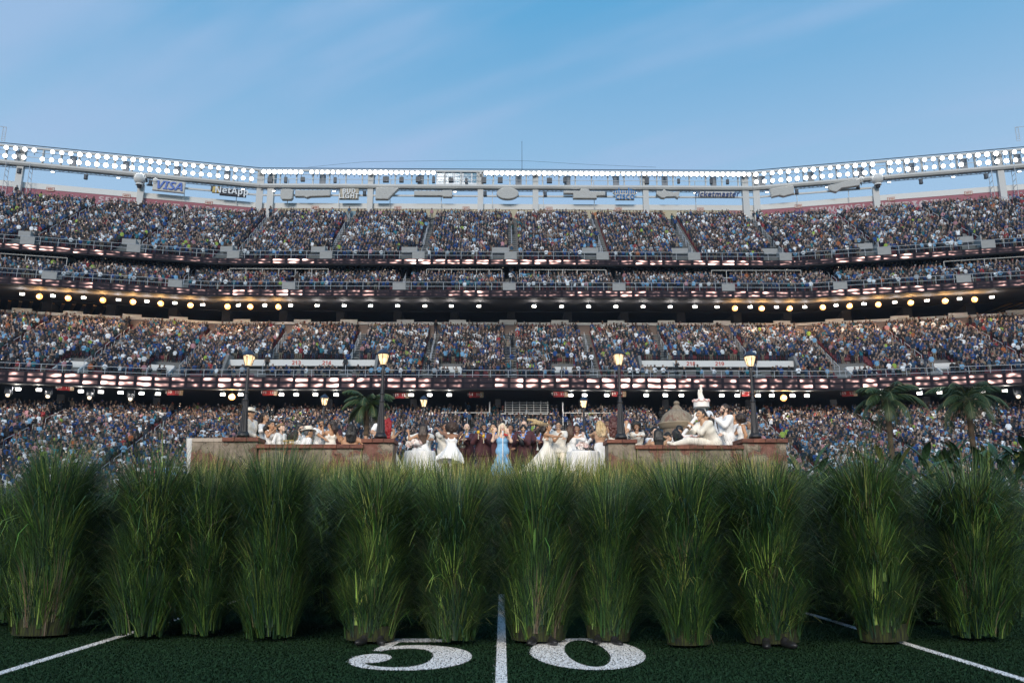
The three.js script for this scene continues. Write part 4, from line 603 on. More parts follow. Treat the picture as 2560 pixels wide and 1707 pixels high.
// ---- tables, flowers ----
const mCloth = mat([0.72, 0.71, 0.70], 0.85), mGold = mat([0.52, 0.36, 0.12], 0.35, { metalness: 0.5 });
function clothTable(px, py, d, r, label) { const q = at(px, py, d), H = q.y - FLOOR, t = thing('table', label, 'table', [q.x, FLOOR, q.z]); const g = lathe([[0.001, H], [r * 0.98, H], [r, H - 0.01], [r * 1.02, H - 0.06], [r * 1.06, H - 0.3], [r * 1.12, 0.02]], 96), p = g.attributes.position; for (let i = 0; i < p.count; i++) { const x = p.getX(i), y = p.getY(i), z = p.getZ(i), a = Math.atan2(z, x), k = sstep(H - 0.02, 0, y) * 0.10 * (Math.sin(a * 13 + 1) + 0.5 * Math.sin(a * 29)) ; p.setXYZ(i, x * (1 + k), y, z * (1 + k)); } g.computeVertexNormals(); obj('cloth', g, mCloth, t); obj('pedestal', [cyl(0.04, 0.04, H - 0.03, 0, H / 2 - 0.01, 0, 10), cyl(r * 0.6, r * 0.62, 0.03, 0, 0.015, 0, 16)], mGold, t); return [t, H]; }
const roseGeo = (() => { const l = []; for (let i = 0; i < 7; i++) { const a = i * 2.4, r = 0.012 + i * 0.0045; l.push(put(new THREE.SphereGeometry(0.03, 7, 5, 0, Math.PI), Math.cos(a) * r, 0.004 * i % 0.02, Math.sin(a) * r, 0.4, a, 0, [1, 1.1, 0.5])); } l.push(sph(0.03, 0, 0, 0, 7)); return merge(l); })();
const roseMats = [[0.72, 0.60, 0.55], [0.76, 0.70, 0.66], [0.70, 0.52, 0.48]].map(c => mat(c, 0.8)), mLeaf = mat([0.03, 0.07, 0.025], 0.7);
function bouquet(px, py, d, n, spread, label, seed) { const q = at(px, py, d), t = thing('bouquet', label, 'flowers', [q.x, q.y, q.z]), R = rng(seed); obj('vase', lathe([[0.001, -0.12], [0.05, -0.12], [0.07, -0.06], [0.05, 0.0]], 14), mat([0.7, 0.68, 0.66], 0.3), t); for (let i = 0; i < n; i++) { const a = R() * 6.28, r = Math.sqrt(R()) * spread, f = obj('blossom', roseGeo, roseMats[Math.floor(R() * 3)], t); f.position.set(Math.cos(a) * r, 0.03 + Math.sqrt(Math.max(0, spread * spread - r * r)) * 0.8, Math.sin(a) * r); f.rotation.set(R(), R() * 6, R()); f.scale.setScalar(0.9 + R() * 0.8); } for (let i = 0; i < 6; i++) { const a = R() * 6.28, l = obj('leaf', put(new THREE.SphereGeometry(0.05, 6, 4), 0, 0, 0, 0, 0, 0, [0.5, 0.15, 1]), mLeaf, t); l.position.set(Math.cos(a) * spread, 0.02, Math.sin(a) * spread); l.rotation.y = -a; } }
clothTable(1050, 1128, 20.2, 0.38, 'round table under a white cloth, left of the curly-haired dancer'); bouquet(1036, 1120, 20.2, 26, 0.16, 'large pale pink bouquet on the left table', 3);
clothTable(1458, 1129, 19.9, 0.40, 'round table under a white cloth, in front of the smiling couple'); bouquet(1457, 1122, 19.9, 12, 0.12, 'low white bouquet with dark leaves on the right table', 8);
{ const q = at(1474, 1121, 19.8), t = thing('wine_glasses', 'pair of small glasses on the right table', 'glasses', [q.x, at(1458, 1129, 19.9).y, q.z]); for (const x of [-0.03, 0.04]) obj('glass', lathe([[0.03, 0.0], [0.004, 0.01], [0.004, 0.06], [0.03, 0.09], [0.028, 0.15]], 10, x, 0, 0), new THREE.MeshPhysicalMaterial({ color: 0xffffff, roughness: 0.05, transmission: 1, thickness: 0, ior: 1.4, side: THREE.DoubleSide }), t); }
// ---- wedding cake sculpture ----
{ const D = 21.0, q = at(1716, 1109, D), Y = py => at(1716, py, D).y - FLOOR, X = px => at(px, 1050, D).x - q.x, t = thing('wedding_cake', 'white tiered wedding cake with slanted supports and pink garlands', 'cake', [q.x, FLOOR, q.z]); const mIce = mat([0.74, 0.71, 0.68], 0.55), mPink = mat([0.68, 0.42, 0.38], 0.6);
  obj('stand', [cyl(0.3, 0.34, Y(1109), 0, Y(1109) / 2, 0, 20)], mCloth, t);
  const tier = (x, y0, y1, r, name) => { const b = obj(name, lathe([[0.001, y0], [r * 1.03, y0], [r * 1.03, y0 + 0.02], [r, y0 + 0.03], [r, y1 - 0.02], [r * 0.96, y1], [0.001, y1 + 0.005]], 36, x, 0, 0), mIce, t); const n = 9; for (let i = 0; i < n; i++) { const a = i / n * 6.283, c = a + 6.283 / n, pts = []; for (let j = 0; j <= 6; j++) { const an = lerp(a, c, j / 6); pts.push(V(x + Math.cos(an) * r * 1.03, y1 - 0.03 - 0.035 * Math.sin(j / 6 * Math.PI), Math.sin(an) * r * 1.03)); } obj('garland', tube(pts, 0.017, 6, 10), mPink, b); obj('rosette', sph(0.032, x + Math.cos(a) * r * 1.04, y1 - 0.025, Math.sin(a) * r * 1.04, 8), mPink, b); } return b; };
  tier(0, Y(1109), Y(1090), 0.36, 'lower_tier'); const ux = X(1756); tier(ux, Y(1019), Y(999), 0.205, 'upper_tier');
  obj('slanted_support', rod(V(X(1703), Y(1090), 0), V(X(1742), Y(1042), 0), 0.045, 8), mIce, t); obj('upright_support', rod(V(X(1764), Y(1092), -0.05), V(X(1763), Y(1019), 0), 0.04, 8), mIce, t); obj('ring', put(new THREE.TorusGeometry(0.09, 0.025, 8, 18), X(1746), Y(1040), 0), mIce, t);
  obj('mound', put(new THREE.SphereGeometry(0.11, 16, 8, 0, 6.283, 0, 1.57), ux, Y(999), 0, 0, 0, 0, [1, 0.5, 1]), mIce, t);
  obj('figurine', [lathe([[0.075, 0], [0.06, 0.06], [0.035, 0.12], [0.03, 0.19], [0.045, 0.2], [0.03, 0.26], [0.034, 0.29], [0.02, 0.325], [0.001, 0.33]], 14, ux + 0.01, Y(996), 0), lathe([[0.03, 0], [0.035, 0.08], [0.04, 0.17], [0.02, 0.19], [0.028, 0.22], [0.001, 0.25]], 12, ux - 0.05, Y(996), 0.01)], mat([0.70, 0.66, 0.60], 0.5), t); }
// ---- gold party chairs ----
function chair(x, z, turn, seatH, label) { const t = thing('gold_chair', label, 'chair', [x, FLOOR, z], turn, 'gold party chairs'); const w = 0.2; obj('seat', box(0.42, 0.05, 0.42, 0, seatH - 0.025, 0), mGold, t); for (const [a, b] of [[-1, -1], [1, -1]]) obj('leg', rod(V(a * w, 0, b * w), V(a * w, seatH + 0.46, b * w - 0.03), 0.014, 6), mGold, t); for (const [a, b] of [[-1, 1], [1, 1]]) obj('leg', rod(V(a * w, 0, b * w), V(a * w, seatH, b * w), 0.014, 6), mGold, t); for (let i = -2; i <= 2; i++) obj('back_spindle', rod(V(i * 0.075, seatH + 0.02, -w), V(i * 0.075, seatH + 0.43, -w - 0.03), 0.009, 5), mGold, t); obj('top_rail', box(0.43, 0.03, 0.025, 0, seatH + 0.45, -w - 0.03), mGold, t); obj('middle_rail', box(0.4, 0.02, 0.02, 0, seatH + 0.3, -w - 0.02), mGold, t); return t; }
function stool(x, z, turn, seatH, label) { const t = thing('stool', label, 'stool', [x, FLOOR, z], turn, 'low stools behind the walls'); obj('seat', cyl(0.19, 0.18, 0.05, 0, seatH - 0.025, 0, 18), mGold, t); for (let i = 0; i < 4; i++) { const a = i * 1.571 + 0.785; obj('leg', rod(V(Math.cos(a) * 0.17, 0, Math.sin(a) * 0.17), V(Math.cos(a) * 0.13, seatH - 0.04, Math.sin(a) * 0.13), 0.014, 6), mGold, t); } }
console.log('stage done');
// ================= THE PERFORMERS =================
const v3 = (a) => V(a[0], a[1], a[2]);
function ik(S, T, l1, l2, pole) { const d = T.clone().sub(S); let L = d.length(); const max = (l1 + l2) * 0.995; if (L > max) { T = S.clone().addScaledVector(d, max / L); L = max; } d.normalize(); const a = clamp((l1 * l1 - l2 * l2 + L * L) / (2 * L), -l1, l1), h = Math.sqrt(Math.max(0, l1 * l1 - a * a)); const pv = pole.clone().addScaledVector(d, -pole.dot(d)).normalize(); return [S.clone().addScaledVector(d, a).addScaledVector(pv, h), T]; }
const TONE = { light: [0.60, 0.40, 0.30], tan: [0.46, 0.27, 0.165], warm: [0.40, 0.215, 0.12], brown: [0.26, 0.13, 0.075], dark: [0.15, 0.075, 0.045] };
const INK = { black: [0.008, 0.007, 0.007], dark: [0.022, 0.013, 0.009], brown: [0.06, 0.028, 0.014], auburn: [0.07, 0.018, 0.012], blonde: [0.42, 0.30, 0.15], pale: [0.68, 0.56, 0.40], red: [0.30, 0.008, 0.012], wine: [0.05, 0.008, 0.01], grey: [0.10, 0.10, 0.11] };
const WEAR = { white: mat([0.74, 0.735, 0.73], 0.85), ivory: mat([0.70, 0.66, 0.59], 0.85), cream: mat([0.66, 0.60, 0.50], 0.85), maroon: mat([0.060, 0.016, 0.020], 0.8), sky: mat([0.12, 0.26, 0.60], 0.8), blue: mat([0.20, 0.42, 0.66], 0.8), veil: mat([0.62, 0.64, 0.68], 0.8), shoe: mat([0.02, 0.02, 0.02], 0.5), tanCap: mat([0.32, 0.20, 0.11], 0.85), hat: mat([0.70, 0.65, 0.56], 0.8), redFlower: mat([0.5, 0.03, 0.03], 0.7), headset: mat([0.02, 0.02, 0.03], 0.5) };
const mSkin = new THREE.MeshStandardMaterial({ vertexColors: true, roughness: 0.55 }), hairMats = {};
function hairMat(c) { return hairMats[c] ??= mat([1, 1, 1], 0.5, { vertexColors: true }); }
let personCount = 0;
function performer(o) {
  const seed = ++personCount, hw = at(o.p[0], o.p[1], o.d), k = o.sit ? (o.k ?? 1) : o.k ?? (hw.y - FLOOR) / (1.60 - 0.18 * Math.abs(Math.sin((o.lean ?? 0) * D2R)) ** 1.5), yaw = (o.yaw ?? 0) * D2R;
  const fem = !!o.f, fat = o.fat ?? 1, lean = (o.lean ?? 0) * D2R, roll = (o.roll ?? 0) * D2R;
  const dir = V(Math.sin(roll), Math.cos(lean) * Math.cos(roll), Math.sin(lean)).normalize(), side = V(1, 0, 0).addScaledVector(dir, -dir.x).normalize(), fwd = side.clone().cross(dir).normalize();
  const headOff = dir.clone().multiplyScalar(0.53 * k).add(V(0, 0.125 * k, 0.02 * k + Math.sin(lean) * 0.04));
  // the head is pinned under its place in the photograph; hips and feet follow from the pose
  const hipY = o.sit ? hw.y - FLOOR - headOff.y : 0.945 * k, headL = V(0, 0, 0).add(V(0, hipY, 0)).add(headOff);
  const off = V(headL.x, 0, headL.z).applyAxisAngle(V(0, 1, 0), yaw), pos = V(hw.x - off.x, FLOOR, hw.z - off.z);
  const t = thing('person', o.label, 'person', [pos.x, pos.y, pos.z], yaw, o.group ?? 'wedding party on the stage');
  const local = (px, py, d) => at(px, py, d).sub(pos).applyAxisAngle(V(0, 1, 0), -yaw);
  const P = V(0, hipY, 0), at2 = (s, x = 0, z = 0) => P.clone().addScaledVector(dir, s * k).addScaledVector(side, x * k).addScaledVector(fwd, z * k);
  const sw = fem ? 0.155 : 0.185, B = {}, bone = (n, a, b, r1, r2) => (B[n] ??= []).push([a.x, a.y, a.z, b.x, b.y, b.z, r1 * k, r2 * k]);
  const ft = fat;
  bone('torso', at2(0.41, -sw + 0.07), at2(0.41, sw - 0.07), 0.082 * (0.6 + 0.4 * ft), 0.082 * (0.6 + 0.4 * ft)); bone('torso', at2(0.29, -0.075 * ft, 0.012), at2(0.29, 0.075 * ft, 0.012), (fem ? 0.095 : 0.108) * ft, (fem ? 0.095 : 0.108) * ft); bone('torso', at2(0.14, -0.055 * ft, 0.008), at2(0.14, 0.055 * ft, 0.008), (fem ? 0.080 : 0.102) * ft, (fem ? 0.080 : 0.102) * ft);
  if (fem) for (const s of [-1, 1]) bone('torso', at2(0.30, s * 0.065, 0.075), at2(0.28, s * 0.06, 0.08), 0.055, 0.055);
  bone('torso', at2(0.0, -0.075), at2(0.0, 0.075), (fem ? 0.112 : 0.108) * ft, (fem ? 0.112 : 0.108) * ft);
  bone('neck', at2(0.44), at2(0.56, 0, 0.012), 0.056, 0.05);
  // arms
  const hands = [];
  for (const [nm, s] of [['L', 1], ['R', -1]]) {
    const S = at2(0.445, s * sw), a = o[nm], T = a ? local(a[0], a[1], a[2]) : S.clone().add(V(s * 0.07 * k, -0.5 * k, 0.08 * k)); const pole = a && a[3] ? V(a[3][0], a[3][1], a[3][2]) : V(s * 0.6, -0.8, -0.5);
    const [E, Wr] = ik(S, T, 0.285 * k, 0.255 * k, pole); bone('upper' + nm, S, E, 0.050 * (0.7 + 0.3 * ft), 0.041); bone('fore' + nm, E, Wr, 0.041, 0.028); hands.push([nm, s, E, Wr, a && a[4]]);
  }
  // legs
  for (const s of [-1, 1]) {
    const hip = P.clone().add(V(s * 0.085 * k, -0.02 * k, 0)); let Kn, An;
    if (o.legs) { const l = o.legs[s < 0 ? 0 : 1]; Kn = local(...l[0]); An = local(...l[1]); }
    else if (o.sit) { Kn = hip.clone().add(V(s * 0.06 * k, 0.02, 0.40 * k)); An = V(Kn.x, 0.08, Kn.z - 0.02); }
    else { const st = o.stance ?? 0.1; An = V(s * (0.07 + st * 0.5) * k, 0.075 * k, (s > 0 ? 0.5 : -0.5) * st * k * 0.6); [Kn] = ik(hip, An, 0.44 * k, 0.44 * k, V(s * 0.15, 0, 1)); }
    bone('leg', hip, Kn, 0.082 * (0.6 + 0.4 * ft), 0.055); bone('leg', Kn, An, 0.054, 0.036); const toe = (o.legs ? V(0, 0.3, 1) : V(s * 0.2, -0.25, 1)).normalize(); bone('foot', An, An.clone().addScaledVector(toe, 0.14 * k), 0.036, 0.026);
  }
  const field = (names, inf, kk = 0.05) => { const l = names.flatMap(n => B[n] ?? []); return (x, y, z) => { let d = 9; for (const b of l) d = smin(d, cap(x, y, z, b) - inf, kk * k); return d; }; };
  const bounds = (names, pad) => { const mn = [9, 9, 9], mx = [-9, -9, -9]; for (const n of names) for (const b of B[n] ?? []) for (const q of [0, 3]) for (let c = 0; c < 3; c++) { const r = Math.max(b[6], b[7]) + pad; mn[c] = Math.min(mn[c], b[q + c] - r); mx[c] = Math.max(mx[c], b[q + c] + r); } return [mn, mx]; };
  const all = ['torso', 'neck', 'upperL', 'upperR', 'foreL', 'foreR', 'leg', 'foot'], geos = [];
  { const [mn, mx] = bounds(all, 0.06); geos.push(net(field(all, 0), mn, mx, 0.023)); }
  // head in its own frame
  const hq = new THREE.Quaternion().setFromEuler(new THREE.Euler((o.hp ?? 0) * D2R, (o.hy ?? 0) * D2R, (o.hr ?? 0) * D2R, 'YXZ')), ihq = hq.clone().invert(), HC = headL, hk = k * 1.06 * (o.child ? 1.18 : 1);
  const toHead = (x, y, z) => V(x - HC.x, y - HC.y, z - HC.z).applyQuaternion(ihq).multiplyScalar(1 / hk);
  const headSdf = (x, y, z) => { let d = ell(x, y, z, 0, 0.025, -0.012, 0.074, 0.093, 0.094); d = smin(d, cap(x, y, z, [0, -0.02, 0.025, 0, -0.082, 0.05, 0.056, 0.034]), 0.04); d = smin(d, cap(x, y, z, [-0.03, 0.022, 0.07, 0.03, 0.022, 0.07, 0.018, 0.018]), 0.02); for (const s of [-1, 1]) { d = Math.max(d, -(Math.hypot(x - s * 0.03, y - 0.002, z - 0.095) - 0.014)); d = smin(d, Math.hypot(x - s * 0.03, y - 0.002, z - 0.073) - 0.0125, 0.004); d = smin(d, ell(x, y, z, s * 0.076, -0.005, -0.01, 0.012, 0.03, 0.02), 0.008); } d = smin(d, cap(x, y, z, [0, 0.012, 0.086, 0, -0.026, 0.102, 0.009, 0.015]), 0.012); d = smin(d, cap(x, y, z, [-0.018, -0.056, 0.077, 0.018, -0.056, 0.077, 0.009, 0.009]), 0.008); return d; };
  const skin = TONE[o.skin], hc = INK[o.hair?.[1] ?? 'dark'];
  const paintHead = g => { const p = g.attributes.position, c = new Float32Array(p.count * 3); for (let i = 0; i < p.count; i++) { const x = p.getX(i), y = p.getY(i), z = p.getZ(i); let q = skin; if (z > 0.03) { for (const s of [-1, 1]) { const ex = x - s * 0.03, ey = y - 0.002; if (Math.hypot(ex, ey * 1.6) < 0.014 && z > 0.07) q = Math.hypot(ex, ey) < 0.007 ? [0.015, 0.01, 0.008] : [0.55, 0.5, 0.46]; if (Math.abs(y - 0.028 + Math.abs(ex) * 0.15) < 0.0065 && Math.abs(ex) < 0.022) q = hc; } if (Math.abs(y + 0.056) < 0.010 && Math.abs(x) < 0.025 && z > 0.07) q = o.smile && Math.abs(y + 0.056) < 0.005 ? [0.7, 0.68, 0.64] : [skin[0] * 0.85, skin[1] * 0.45, skin[2] * 0.45]; if (o.beard && (y < -0.045 || (Math.abs(x) > 0.045 && y < 0.01)) && !(Math.abs(y + 0.056) < 0.009 && Math.abs(x) < 0.024) && z > 0.0) q = hc; if ((o.beard || o.moustache) && Math.abs(y + 0.041) < 0.007 && Math.abs(x) < 0.03 && z > 0.06) q = hc; } c.set(q, i * 3); } g.setAttribute('color', new THREE.BufferAttribute(c, 3)); };
  const hg = net(headSdf, [-0.11, -0.14, -0.13], [0.11, 0.14, 0.14], 0.0095); paintHead(hg); hg.applyMatrix4(new THREE.Matrix4().compose(HC, hq, V(hk, hk, hk))); geos.push(hg);
  // hands: palm, four fingers, thumb
  for (const [nm, s, E, Wr, grip] of hands) {
    const hd = Wr.clone().sub(E).normalize(), up = Math.abs(hd.y) > 0.9 ? V(0, 0, 1) : V(0, 1, 0), ac = hd.clone().cross(up).normalize(), nr = ac.clone().cross(hd).normalize(), hb = [], K = k * 1.02, pt = (a, b, c) => Wr.clone().addScaledVector(hd, a * K).addScaledVector(ac, b * K).addScaledVector(nr, c * K), ad = (a, b, r1, r2) => hb.push([a.x, a.y, a.z, b.x, b.y, b.z, r1 * K, r2 * K]);
    ad(pt(-0.03, 0, 0), pt(0.02, 0, 0), 0.026, 0.026); for (const b of [-0.022, 0, 0.022]) ad(pt(0.02, b * 0.7, 0), pt(0.075, b, 0), 0.017, 0.015); const cu = grip ? 1 : 0.35;
    [[-0.031, 0.060], [-0.010, 0.075], [0.011, 0.071], [0.030, 0.055]].forEach(([b, L]) => { const k1 = pt(0.08, b, 0), k2 = pt(0.08 + L * 0.5 * (1 - cu * 0.35), b * 1.12, -L * 0.3 * cu), k3 = pt(0.08 + L * (1 - cu * 0.9), b * 1.15, -L * (0.25 + 0.5 * cu) * cu); ad(k1, k2, 0.0095, 0.0088); ad(k2, k3, 0.0088, 0.0075); });
    ad(pt(0.025, -s * 0.028, 0), pt(0.058, -s * 0.056, -0.012), 0.0125, 0.0105); ad(pt(0.058, -s * 0.056, -0.012), pt(0.086, -s * (grip ? 0.04 : 0.062), -0.02), 0.0105, 0.0085);
    const mn = [9, 9, 9], mx = [-9, -9, -9]; for (const b of hb) for (const q of [0, 3]) for (let c = 0; c < 3; c++) { mn[c] = Math.min(mn[c], b[q + c] - 0.04); mx[c] = Math.max(mx[c], b[q + c] + 0.04); }
    geos.push(net((x, y, z) => { let d = 9; for (const b of hb) d = smin(d, cap(x, y, z, b), 0.008); return d; }, mn, mx, 0.0085));
  }
  for (const g of geos) if (!g.attributes.color) { const c = new Float32Array(g.attributes.position.count * 3); for (let i = 0; i < c.length; i += 3) c.set(skin, i); g.setAttribute('color', new THREE.BufferAttribute(c, 3)); }
  obj('body', merge(geos), mSkin, t);
  // ---- clothing ----
  const crease = (x, y, z) => 0.010 * noise(x * 9 + seed, y * 6, z * 9) + 0.005 * noise(x * 22, y * 14 + seed, z * 22);
  const tS = (x, y, z) => ((x - P.x) * dir.x + (y - P.y) * dir.y + (z - P.z) * dir.z) / k; // height along the spine above the hips
  const garment = (name, sdf, names, pad, m, cell = 0.02, mm) => { const [mn, mx] = mm ?? bounds(names, pad); obj(name, net(sdf, mn, mx, cell), m, t); };
  for (const [kind, col, opt = {}] of o.wear) {
    const m = WEAR[col];
    if (kind === 'trousers') { const f = field(['leg'], 0.022 * k), hipF = field(['torso'], 0.014 * k), l = B.foot; garment('trousers', (x, y, z) => { let d = f(x, y, z) + crease(x, y, z); const h = Math.max(hipF(x, y, z), tS(x, y, z) * k - 0.10 * k); return smin(d, h, 0.04); }, ['leg', 'torso'], 0.06, m, 0.022); obj('shoes', (() => { const [mn, mx] = bounds(['foot'], 0.05); return net(field(['foot'], 0.012), mn, mx, 0.016); })(), WEAR[opt.shoes ?? 'shoe'], t); }
    if (kind === 'jacket' || kind === 'shirt') {
      const inf = (kind === 'jacket' ? 0.030 : 0.016) * k, tf = field(['torso'], inf), sl = opt.sleeve ?? (kind === 'jacket' ? 2 : 2), hem = opt.hem ?? (kind === 'jacket' ? -0.14 : -0.06), arms = [];
      for (const n of ['L', 'R']) { const u = B['upper' + n][0], fo = B['fore' + n][0]; if (sl >= 1) arms.push([...u.slice(0, 6), u[6] + inf * 0.9, u[7] + inf * 0.9]); else if (sl > 0) arms.push([u[0], u[1], u[2], lerp(u[0], u[3], sl), lerp(u[1], u[4], sl), lerp(u[2], u[5], sl), u[6] + inf, u[7] + inf * 1.6]); if (sl > 1) { const q = 0.9; arms.push([fo[0], fo[1], fo[2], lerp(fo[0], fo[3], q), lerp(fo[1], fo[4], q), lerp(fo[2], fo[5], q), fo[6] + inf * 0.9, fo[7] + inf * 0.9]); } }
      const skirt = hem < -0.08 ? [[...at2(-0.02, -0.06).toArray(), ...at2(hem, -0.075, 0.01).toArray(), 0.125 * k * ft, 0.125 * k * ft], [...at2(-0.02, 0.06).toArray(), ...at2(hem, 0.075, 0.01).toArray(), 0.125 * k * ft, 0.125 * k * ft]] : [];
      const neckC = at2(0.53, 0, kind === 'jacket' ? 0.06 : 0.03), vL = at2(opt.vneck ?? (kind === 'jacket' ? 0.20 : 0.40), 0, 0.2);
      garment(kind, (x, y, z) => { let d = tf(x, y, z); for (const a of arms) d = smin(d, cap(x, y, z, a), 0.045 * k); for (const a of skirt) d = smin(d, cap(x, y, z, a), 0.05 * k); d += crease(x, y, z); d = Math.max(d, (hem - tS(x, y, z)) * k); d = Math.max(d, (tS(x, y, z) - 0.512) * k); const V1 = cap(x, y, z, [neckC.x, neckC.y, neckC.z, vL.x, vL.y, vL.z, 0.07 * k, 0.012]); return Math.max(d, -V1); }, ['torso', 'upperL', 'upperR', 'foreL', 'foreR'], 0.09, m, 0.019, opt.hem ? (() => { const [mn, mx] = bounds(['torso', 'upperL', 'upperR', 'foreL', 'foreR', 'leg'], 0.1); return [mn, mx]; })() : undefined);
    }
    if (kind === 'collar') { for (const s of [-1, 1]) { const l = [], g = new THREE.BufferGeometry(), a = at2(0.545, s * 0.055, -0.02), b = at2(0.50, s * 0.035, 0.085), c = at2(0.455, s * 0.125, 0.10), e = at2(0.515, s * 0.115, 0.02); const q = s > 0 ? [a, b, c, a, c, e] : [a, c, b, a, e, c]; g.setAttribute('position', new THREE.Float32BufferAttribute(q.flatMap(v => [v.x, v.y, v.z, ]), 3)); g.computeVertexNormals(); l.push(g); const g2 = g.clone().translate(0, -0.004, -0.002); l.push(g2); obj('collar', l, m, t); } }
    if (kind === 'dress') {
      const inf = 0.013 * k, tf = field(['torso'], inf, 0.05), top = opt.top ?? 0.36, hemY = (opt.hem ?? 0.45) * k, rH = (opt.r ?? 0.42) * k, wy = 0.13, sx = opt.swayX ?? 0, szz = opt.swayZ ?? 0, lump = opt.pleats ?? 11, sleeves = []; const sl = opt.sleeve ?? 0;
      for (const n of ['L', 'R']) { const u = B['upper' + n][0], fo = B['fore' + n][0]; if (sl >= 1) sleeves.push([...u.slice(0, 6), u[6] + 0.012, u[7] + 0.014]); if (sl > 1) sleeves.push([fo[0], fo[1], fo[2], lerp(fo[0], fo[3], 0.9), lerp(fo[1], fo[4], 0.9), lerp(fo[2], fo[5], 0.9), fo[6] + 0.014, fo[7] + 0.014]); }
      const straps = []; if (opt.straps) for (const s of [-1, 1]) { const q = at2(0.34, s * 0.085, 0.10), w = at2(0.50, s * 0.10, 0.0), e = at2(0.30, s * 0.085, -0.10); straps.push([q.x, q.y, q.z, w.x, w.y, w.z, 0.022, 0.022], [w.x, w.y, w.z, e.x, e.y, e.z, 0.022, 0.022]); }
      const W0 = P.y + wy * k;
      const sdf = (x, y, z) => {
        let d = tf(x, y, z); for (const a of sleeves) d = smin(d, cap(x, y, z, a), 0.03); d = Math.max(d, (tS(x, y, z) - top) * k); for (const a of straps) d = Math.min(d, cap(x, y, z, a));
        if (o.sit && !opt.fall) return Math.max(d, (-0.05 - tS(x, y, z)) * k) + crease(x, y, z) * 0.6;
        const u = clamp((W0 - y) / (W0 - hemY), 0, 1), cxx = P.x + sx * u * u, czz = P.z + szz * u * u + 0.0, r0 = 0.095 * k * ft, rr = lerp(r0, rH, opt.fit ? u * u * (opt.fit) + u * (1 - opt.fit) : Math.pow(u, 0.8)), an = Math.atan2(z - czz, x - cxx), pl = 1 + u * 0.09 * (Math.sin(an * lump + seed) + 0.5 * Math.sin(an * (lump * 2 + 1) + 2)), dist = Math.hypot((x - cxx) * 0.9, z - czz) - rr * pl;
        const sk = Math.max(dist * 0.8, (y - W0 - 0.02), hemY + 0.05 * Math.sin(an * 2 + seed) * (opt.wavy ?? 0.3) - y); d = smin(d, sk, 0.05); if (opt.tiers) { const ph = (y - hemY) / (0.24 * k) + 0.28 * Math.sin(an * 1.0 + 0.8); d -= 0.02 * (1 - (ph - Math.floor(ph))) * (y < hemY + 0.6 * k ? 1 : 0); } return d + crease(x, y, z) * 0.6;
      };
      const R = Math.max(rH * 1.25 + Math.hypot(sx, szz), 0.3), [mn, mx] = bounds(['torso', 'upperL', 'upperR', 'foreL', 'foreR'], 0.08); mn[1] = Math.min(mn[1], (o.sit && !opt.fall) ? mn[1] : hemY - 0.08); mn[0] = Math.min(mn[0], P.x - R); mx[0] = Math.max(mx[0], P.x + R); mn[2] = Math.min(mn[2], P.z - R); mx[2] = Math.max(mx[2], P.z + R);
      obj('dress', net(sdf, mn, mx, 0.021, 1.9), m, t);
    }
    if (kind === 'hat') { const g = lathe([[0.001, 0.135], [0.06, 0.14], [0.082, 0.125], [0.088, 0.05], [0.09, 0.045], [0.155, 0.035], [0.16, 0.042], [0.155, 0.047], [0.09, 0.058]], 28); const p = g.attributes.position; for (let i = 0; i < p.count; i++) { const x = p.getX(i), z = p.getZ(i), r = Math.hypot(x, z), a = Math.atan2(z, x); let y = p.getY(i); if (r > 0.1) y += 0.014 * Math.cos(2 * a); if (y > 0.12) y -= 0.018 * Math.exp(-((x / 0.025) ** 2)); p.setXYZ(i, x, y + 0.0, z * 1.15); } g.computeVertexNormals(); g.applyMatrix4(new THREE.Matrix4().compose(HC.clone().add(V(0, 0.01, -0.01).applyQuaternion(hq)), hq, V(hk, hk, hk))); const h = obj('hat', g, m, t); const bnd = lathe([[0.0905, 0.056], [0.092, 0.058], [0.0905, 0.078]], 24); bnd.scale(1, 1, 1.15); bnd.applyMatrix4(new THREE.Matrix4().compose(HC.clone().add(V(0, 0.01, -0.01).applyQuaternion(hq)), hq, V(hk, hk, hk))); obj('hat_band', bnd, WEAR.cream, h); }
    if (kind === 'flatcap') { const g = net((x, y, z) => Math.max(smin(ell(x, y, z, 0, 0.085, -0.005, 0.10, 0.045, 0.115), ell(x, y, z, 0, 0.062, 0.09, 0.06, 0.014, 0.05), 0.02), 0.045 - y), [-0.13, 0.03, -0.15], [0.13, 0.15, 0.16], 0.012); g.applyMatrix4(new THREE.Matrix4().compose(HC, hq, V(hk, hk, hk))); obj('cap', g, m, t); }
    if (kind === 'headset') { const g = merge([put(new THREE.TorusGeometry(0.098, 0.01, 6, 18, Math.PI), 0, 0.0, -0.01), cyl(0.035, 0.035, 0.03, 0.09, -0.005, -0.01, 12, 0, 0, 1.57), cyl(0.035, 0.035, 0.03, -0.09, -0.005, -0.01, 12, 0, 0, 1.57)]); g.applyMatrix4(new THREE.Matrix4().compose(HC, hq, V(hk, hk, hk))); obj('headset', g, m, t); }
